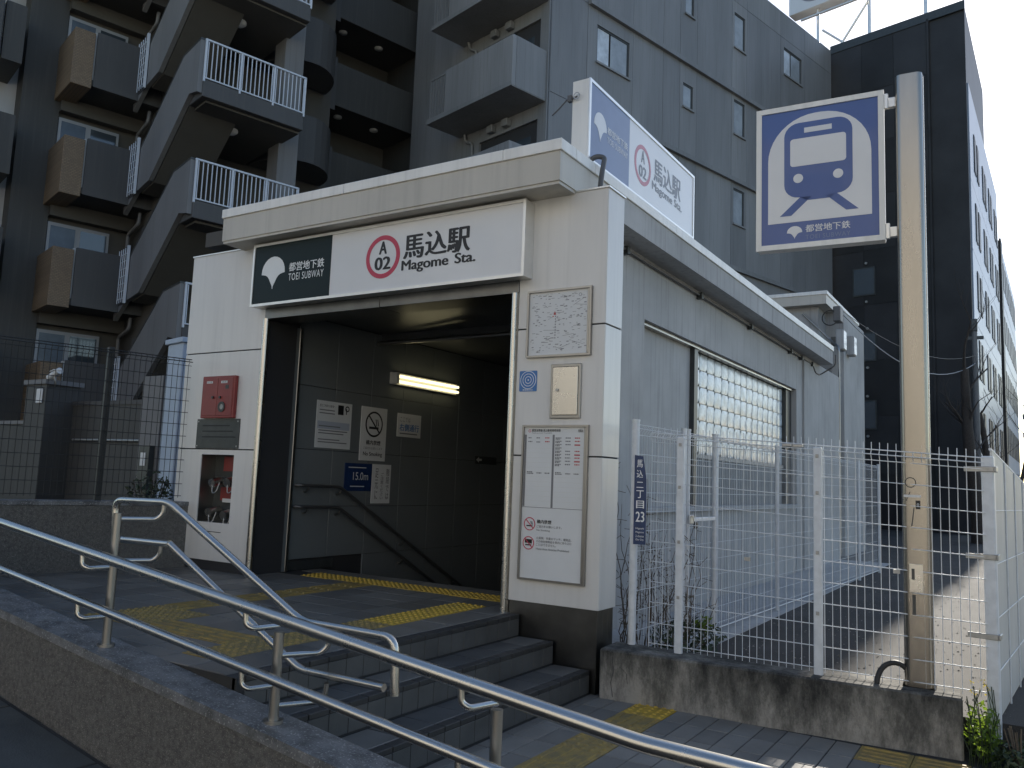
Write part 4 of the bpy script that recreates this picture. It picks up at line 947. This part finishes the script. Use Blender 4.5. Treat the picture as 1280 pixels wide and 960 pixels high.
# cladding of the long receding side; local x of this frame runs back along the facade
T=put('long_side',None,B); T.rotation_euler=(0,0,R(90)); T.location=(1.32,1.30,0)
cols=[.0,1.55,3.62,5.15,6.05,7.0,9.12,10.1,12.5,14.4,16.65]
zr_=[0,3.0,6.0,9.03,12.2,15.42,18.95,20.0]
clad={}
wins=[(1.96,3.45,13.80,14.95),(6.23,6.79,13.93,14.75),(9.27,9.97,13.98,15.25),(9.27,9.97,10.71,11.99),(9.27,9.97,17.21,18.53),(6.30,6.79,17.20,18.0),(12.75,14.12,17.50,18.60),(12.75,14.12,13.9,15.0),(1.96,3.45,10.6,11.75),(6.23,6.79,10.7,11.5),(1.96,3.45,17.1,18.25)]
gp=[]
for i in range(len(cols)-1):
    for j in range(len(zr_)-1):
        a,b,c_,d=cols[i]+.006,cols[i+1]-.006,zr_[j]+.006,zr_[j+1]-.006
        g=G(); cut=[q for q in wins if q[0]>=a-.02 and q[1]<=b+.02 and q[2]>=c_-.02 and q[3]<=d+.02]
        if cut:
            x0,x1,z0,z1=cut[0]
            for r_ in ((a,max(a,x0),c_,d),(min(b,x1),b,c_,d),(x0,x1,c_,z0),(x0,x1,z1,d)):
                if r_[1]-r_[0]>.01 and r_[3]-r_[2]>.01: g.box(r_[0],r_[1],0,.05,r_[2],r_[3])
        else: g.box(a,b,0,.05,c_,d,.004)
        p=g.build('cladding_panel',M[random.choice(('bw','bw','bw2','bw3'))],T)
for x0,x1,z0,z1 in wins:
    wf=G(); wf.box(x0,x1,.10,.14,z0,z1); f=wf.build('window_recess',M['joint'],T)
    framebars('window_frame',f,x0+.002,x1-.002,z0+.002,z1-.002,.03,.09,.05,M['dkgrey'])
    w_=x1-x0
    if w_>1: bx('pane',M['curtain'],f,x0+.05,x0+w_*.40,.06,.07,z0+.05,z1-.05); bx('pane',M['frost'],f,x0+w_*.45,x1-.05,.055,.065,z0+.05,z1-.05)
    else: bx('pane',M['frost'],f,x0+.05,x1-.05,.055,.065,z0+.05,z1-.05)
    bx('sill',M['bw2'],f,x0-.04,x1+.04,-.06,.03,z0-.06,z0-.001)
for z in (15.42,12.2,9.03,6.0): bx('ledge',M['bw'],T,1.56,16.6,-.12,-.001,z-.03,z+.12)
# ============================================================ BLACK BUILDING
K=thing('black_building','tall black tiled building at the right behind the post sign','building',(-1.4316,28.6503,0),R(-13))
bx('wall',M['kw'],K,-2.56,1.30,0,4,0,20.2); G().prism([(1.301,.06),(2.62,.06),(2.62-.195*8,8.0),(.9,8.0),(.9,4.01),(1.301,4.01)],'z',0,20.2).build('wall',M['kw2'],K); 
for i,(xa,xb) in enumerate(((-2.55,-1.26),(-1.25,.01),(.02,1.27))):
    for j in range(9): bx('facing_panel',M['kw'] if (i+j)%2 else M['kw2'],K,xa,xb-.012,-.014,-.001,.1+2.22*j,2.30+2.22*j,.003)
bx('wall_rib',M['kw2'],K,1.28,1.36,-.05,-.001,0,20.1); bx('roof_edge',M['dkgrey'],K,-2.56,2.66,-.05,-.002,20.0,20.35)
for x,z in ((-1.70,9.35),(-1.68,6.70),(-1.70,12.0),(-1.70,14.65),(-1.70,4.0)):
    f=bx('window_frame',M['dkgrey'],K,x,x+.90,-.05,-.0145,z,z+1.16); bx('pane',M['glass'],f,x+.06,x+.84,-.056,-.051,z+.06,z+1.10)
    for dz in (1.32,-.25): G().cyl((x+.55,-.08,z+dz),.05,.08,10,'y').build('vent_cap',M['zinc'],K)
O=thing('office_side','pale glossy side of a narrow windowed building beyond the black one','building',(1.19,28.4,0),R(88))
bx('core',M['kw'],O,0,14.0,.06,.5,0,17.2)
zz=[0,2.6,5.3,8.0,10.7,13.4,17.2]; xx=[0,3.4,7,10.5,14.0]
for i in range(4):
    for j in range(6): bx('cladding_panel',M['gw'],O,xx[i]+.01,xx[i+1]-.01,0,.06,zz[j]+.01,zz[j+1]-.01,.003)
for u in (1.5,2.7,5.2,6.3,8.3,9.4,11.6,12.8):
    for z in (3.3,6.0,8.7,11.4,14.2):
        f=bx('window_frame',M['gwin'],O,u,u+.75,-.03,-.0005,z,z+1.5); bx('pane',M['gwin'],f,u+.05,u+.70,-.036,-.0305,z+.05,z+1.45)
O2=thing('far_office','slim pale office building furthest along the alley edge','building',(1.75,44,0),R(88.4))
bx('core',M['kw2'],O2,0,16,.06,8,0,15.2); bx('dark_end',M['kw'],O2,-.02,1.2,-.03,.06,0,15.3)
for i in range(4):
    for j in range(5): bx('cladding_panel',M['gw'],O2,1.25+3.6*i,4.82+3.6*i,0,.06,.05+3*j,3.0+3*j); 
for i in range(8):
    for j in range(5): bx('window',M['gwin'],O2,1.9+1.75*i,3.0+1.75*i,-.02,-.0005,.9+3*j,2.4+3*j)
# billboard above the roof
t=thing('rooftop_billboard','white rooftop billboard with a round mark on steel legs','billboard',(-5.75,29.6,0),R(-13))
bx('board',M['signwhite'],t,0,6.2,0,.6,22.45,28,.02); g=G().ring(1.25,23.65,.80,.92,0,.02,40)
for x in (1.02,1.25,1.48): g.box(x-.06,x+.06,-.02,0,22.95,24.3)
g.build('round_mark',M['fblack'],t)
for x in (1.2,3.4,5.6): G().tube([(x,.3,19.9),(x,.3,22.45)],.07,8).build('leg',M['alu'],t)
G().tube([(.6,-.05,22.0),(5.8,-.05,22.0)],.06,8).build('beam',M['alu'],t); G().tube([(2.0,.3,20.2),(3.4,.3,22.0)],.05,8).build('brace',M['alu'],t); G().tube([(2.6,.3,20.2),(1.4,.3,21.4)],.05,8).build('brace',M['alu'],t)
# ============================================================ FAR THINGS AT THE RIGHT EDGE
t=thing('distant_building','hazy banded block on the far right horizon','building',(2.0,130,0))
bx('wall',M['far'],t,0.2,30,0,15,0,14.5)
for k in range(5): bx('band',M['wframe'],t,.0,30,-.2,-.01,2.2+2.6*k,2.9+2.6*k)
bx('rooftop_room',M['far'],t,3,12,2,10,14.5,17)
def branch(g,p,d,L,r,depth,rng):
    n=4; pts=[p]; rs=[r]
    for k in range(n):
        d=(d+Vector((rng.uniform(-.18,.18),rng.uniform(-.18,.18),rng.uniform(-.05,.16)))).normalized(); pts.append(pts[-1]+d*L/n); rs.append(r*(1-.55*(k+1)/n))
    g.tube(pts,rs,7 if depth>2 else 4,False)
    if depth<=0: return
    for k in range(3 if depth>1 else 4):
        q=pts[rng.randint(2,n)]; e=(d+Vector((rng.uniform(-1,1),rng.uniform(-1,1),rng.uniform(-.1,.7)))).normalized()
        branch(g,q,e,L*rng.uniform(.5,.75),rs[-1]*rng.uniform(.6,.85),depth-1,rng)
def bare_tree(label,x,y,h,r,seed,lean=(0,0,1)):
    t=thing('bare_tree',label,'tree',(x,y,.18),0,'pruned bare trees along the alley edge'); rng=random.Random(seed)
    g=G(); pts=[Vector((0,0,0))]; rs=[r*1.25]; d=Vector(lean).normalized()
    for k in range(6): d=(d+Vector((rng.uniform(-.07,.07),rng.uniform(-.07,.07),.1))).normalized(); pts.append(pts[-1]+d*h/6); rs.append(r*(1-.09*(k+1)))
    g.tube(pts,rs,10); g.build('trunk',M['bark'],t)
    g=G()
    for k in range(8):
        q=pts[rng.randint(3,6)]; e=Vector((rng.uniform(-.7,.7),rng.uniform(-1,1),rng.uniform(.4,1.2))).normalized(); branch(g,q,e,h*rng.uniform(.16,.30),r*.20,2,rng)
    o=g.build('crown',M['bark'],t)
bare_tree('dark pruned tree trunk nearest the black building corner',1.50,22.5,5.2,.24,4,(-.04,0,1))
bare_tree('leaning bare tree right of the thickest trunk',1.98,24.0,4.0,.16,9,(-.10,0,1))
bare_tree('thin bare tree with fine twigs at the far right',2.35,21.0,3.6,.07,15,(.02,0,1))
t=thing('utility_pole','slim utility pole catching the sagging wire beside the black building','pole',(1.40,23.6,.18)); G().tube([(0,0,0),(0,0,6.9)],[.11,.075],12).build('shaft',M['aw3'],t); bx('cross_arm',M['dkgrey'],t,-.25,.25,-.04,.04,6.3,6.4); bx('cap_box',M['dkgrey'],t,-.09,.09,-.09,.09,6.55,6.95,.02)
# ============================================================ ACROSS THE STREET (behind the camera: lights the front and shows in the steel)
OB=thing('opposite_building','sunlit cream building row across the street, behind the viewer','building',(0,-21,0),R(180))
bx('wall',M['opp'],OB,-34,30,0,10,-1,13)
for i in range(16):
    for j in range(4):
        f=bx('window_frame',M['wframe'],OB,-33+4*i,-31.2+4*i,-.05,-.001,1.0+3.1*j,2.5+3.1*j); bx('pane',M['glass'],f,-32.93+4*i,-31.27+4*i,-.06,-.051,1.07+3.1*j,2.43+3.1*j)
# ============================================================ PLANTS
def leaves(g,n,c,rad,size,rng,up=.3):
    for k in range(n):
        while True:
            p=Vector((rng.uniform(-1,1),rng.uniform(-1,1),rng.uniform(-1,1)))
            if p.length<1: break
        p=Vector((c[0]+p.x*rad[0],c[1]+p.y*rad[1],c[2]+p.z*rad[2])); s=size*rng.uniform(.6,1.4)
        a=Vector((rng.uniform(-1,1),rng.uniform(-1,1),rng.uniform(-.6,1)*1)).normalized(); b=a.cross(Vector((rng.uniform(-1,1),rng.uniform(-1,1),rng.uniform(-1,1)))).normalized(); n_=a.cross(b)
        g.add([p-a*s,p-a*s*.2+b*s*.42+n_*s*.10,p+a*s,p-a*s*.2-b*s*.42+n_*s*.10,p+n_*s*.0],[(0,1,4),(1,2,4),(2,3,4),(3,0,4)])
rng=random.Random(21)
t=thing('weed_clump','sunlit green weeds with yellow flowers at the low wall end','plant',(2.50,.12,0))
g=G(); 
for k in range(26): 
    x,y=rng.uniform(-.09,.07),rng.uniform(-.12,.16); h=rng.uniform(.15,.46); g.tube([(x,y,-.02),(x+rng.uniform(-.03,.03),y,h*.5),(x+rng.uniform(-.06,.06),y+rng.uniform(-.05,.05),h)],.0025,4,False)
g.build('stems',M['leafd'],t); g=G(); leaves(g,380,(-.01,.02,.17),(.10,.15,.18),.020,rng); g.build('foliage',M['leaf'],t); g=G(); leaves(g,26,(-.03,.0,.43),(.08,.10,.05),.010,rng); g.build('flowers',M['petal'],t)['kind']='stuff'
t=thing('dark_shrub','dark leafy shrub at the bottom right corner','plant',(2.68,.0,-.05)); g=G(); leaves(g,700,(0,.05,.08),(.15,.22,.15),.022,rng); g.build('foliage',M['leafd'],t)
g=G(); [g.tube([(0,0,0),(rng.uniform(-.1,.1),rng.uniform(-.1,.1),.3)],.004,4,False) for _ in range(12)]; g.build('stems',M['twig'],t)
t=thing('dry_vine','dry leafless vine on the wall behind the corner post','plant',(-.02,.85,.2)); g=G()
for k in range(34):
    p=Vector((rng.uniform(-.22,.40),rng.uniform(-.15,.35),0)); pts=[p]; h=rng.uniform(.5,1.5)*(1.0 if p.x<.1 else .8)
    for q in range(9): pts.append(pts[-1]+Vector((rng.uniform(-.05,.05),rng.uniform(-.04,.04),h/9)))
    g.tube(pts,[.006-.0005*i for i in range(10)],4,False)
    for q in range(7):
        i=rng.randint(2,9); g.tube([pts[i],pts[i]+Vector((rng.uniform(-.09,.09),rng.uniform(-.06,.06),rng.uniform(-.06,.08)))],.0025,3,False)
g.build('stems',M['twig'],t); g=G(); leaves(g,260,(0.02,.1,.55),(.22,.2,.5),.014,rng); g.build('dead_leaves',M['twig'],t)
t=thing('ivy_patch','low dark green growth behind the white mesh fence','plant',(.30,1.1,.2)); g=G(); leaves(g,520,(0,0,.10),(.30,.45,.16),.028,rng); g.build('foliage',M['leafd'],t); g=G(); leaves(g,40,(.12,.05,.22),(.07,.07,.07),.03,rng); g.build('young_leaves',M['leaf'],t)
t=thing('evergreen_shrub','dark clipped evergreen above the pale blue pillar','shrub',(-8.75,3.3,2.9)); g=G(); leaves(g,1800,(0,0,1.1),(.62,.5,.75),.05,rng); g.build('foliage',M['leafd'],t); G().tube([(0,0,-2.5),(0,0,.9)],[.07,.04],8).build('stem',M['bark'],t)
t=thing('garden_shrub','twiggy garden shrub at the foot of the pale blue pillar','shrub',(-7.75,1.5,.45)); g=G(); leaves(g,700,(0,0,.55),(.35,.35,.5),.035,rng); g.build('foliage',M['leafd'],t); g=G(); [g.tube([(0,0,0),(rng.uniform(-.3,.3),rng.uniform(-.3,.3),.9)],.008,4,False) for _ in range(9)]; g.build('stems',M['bark'],t)
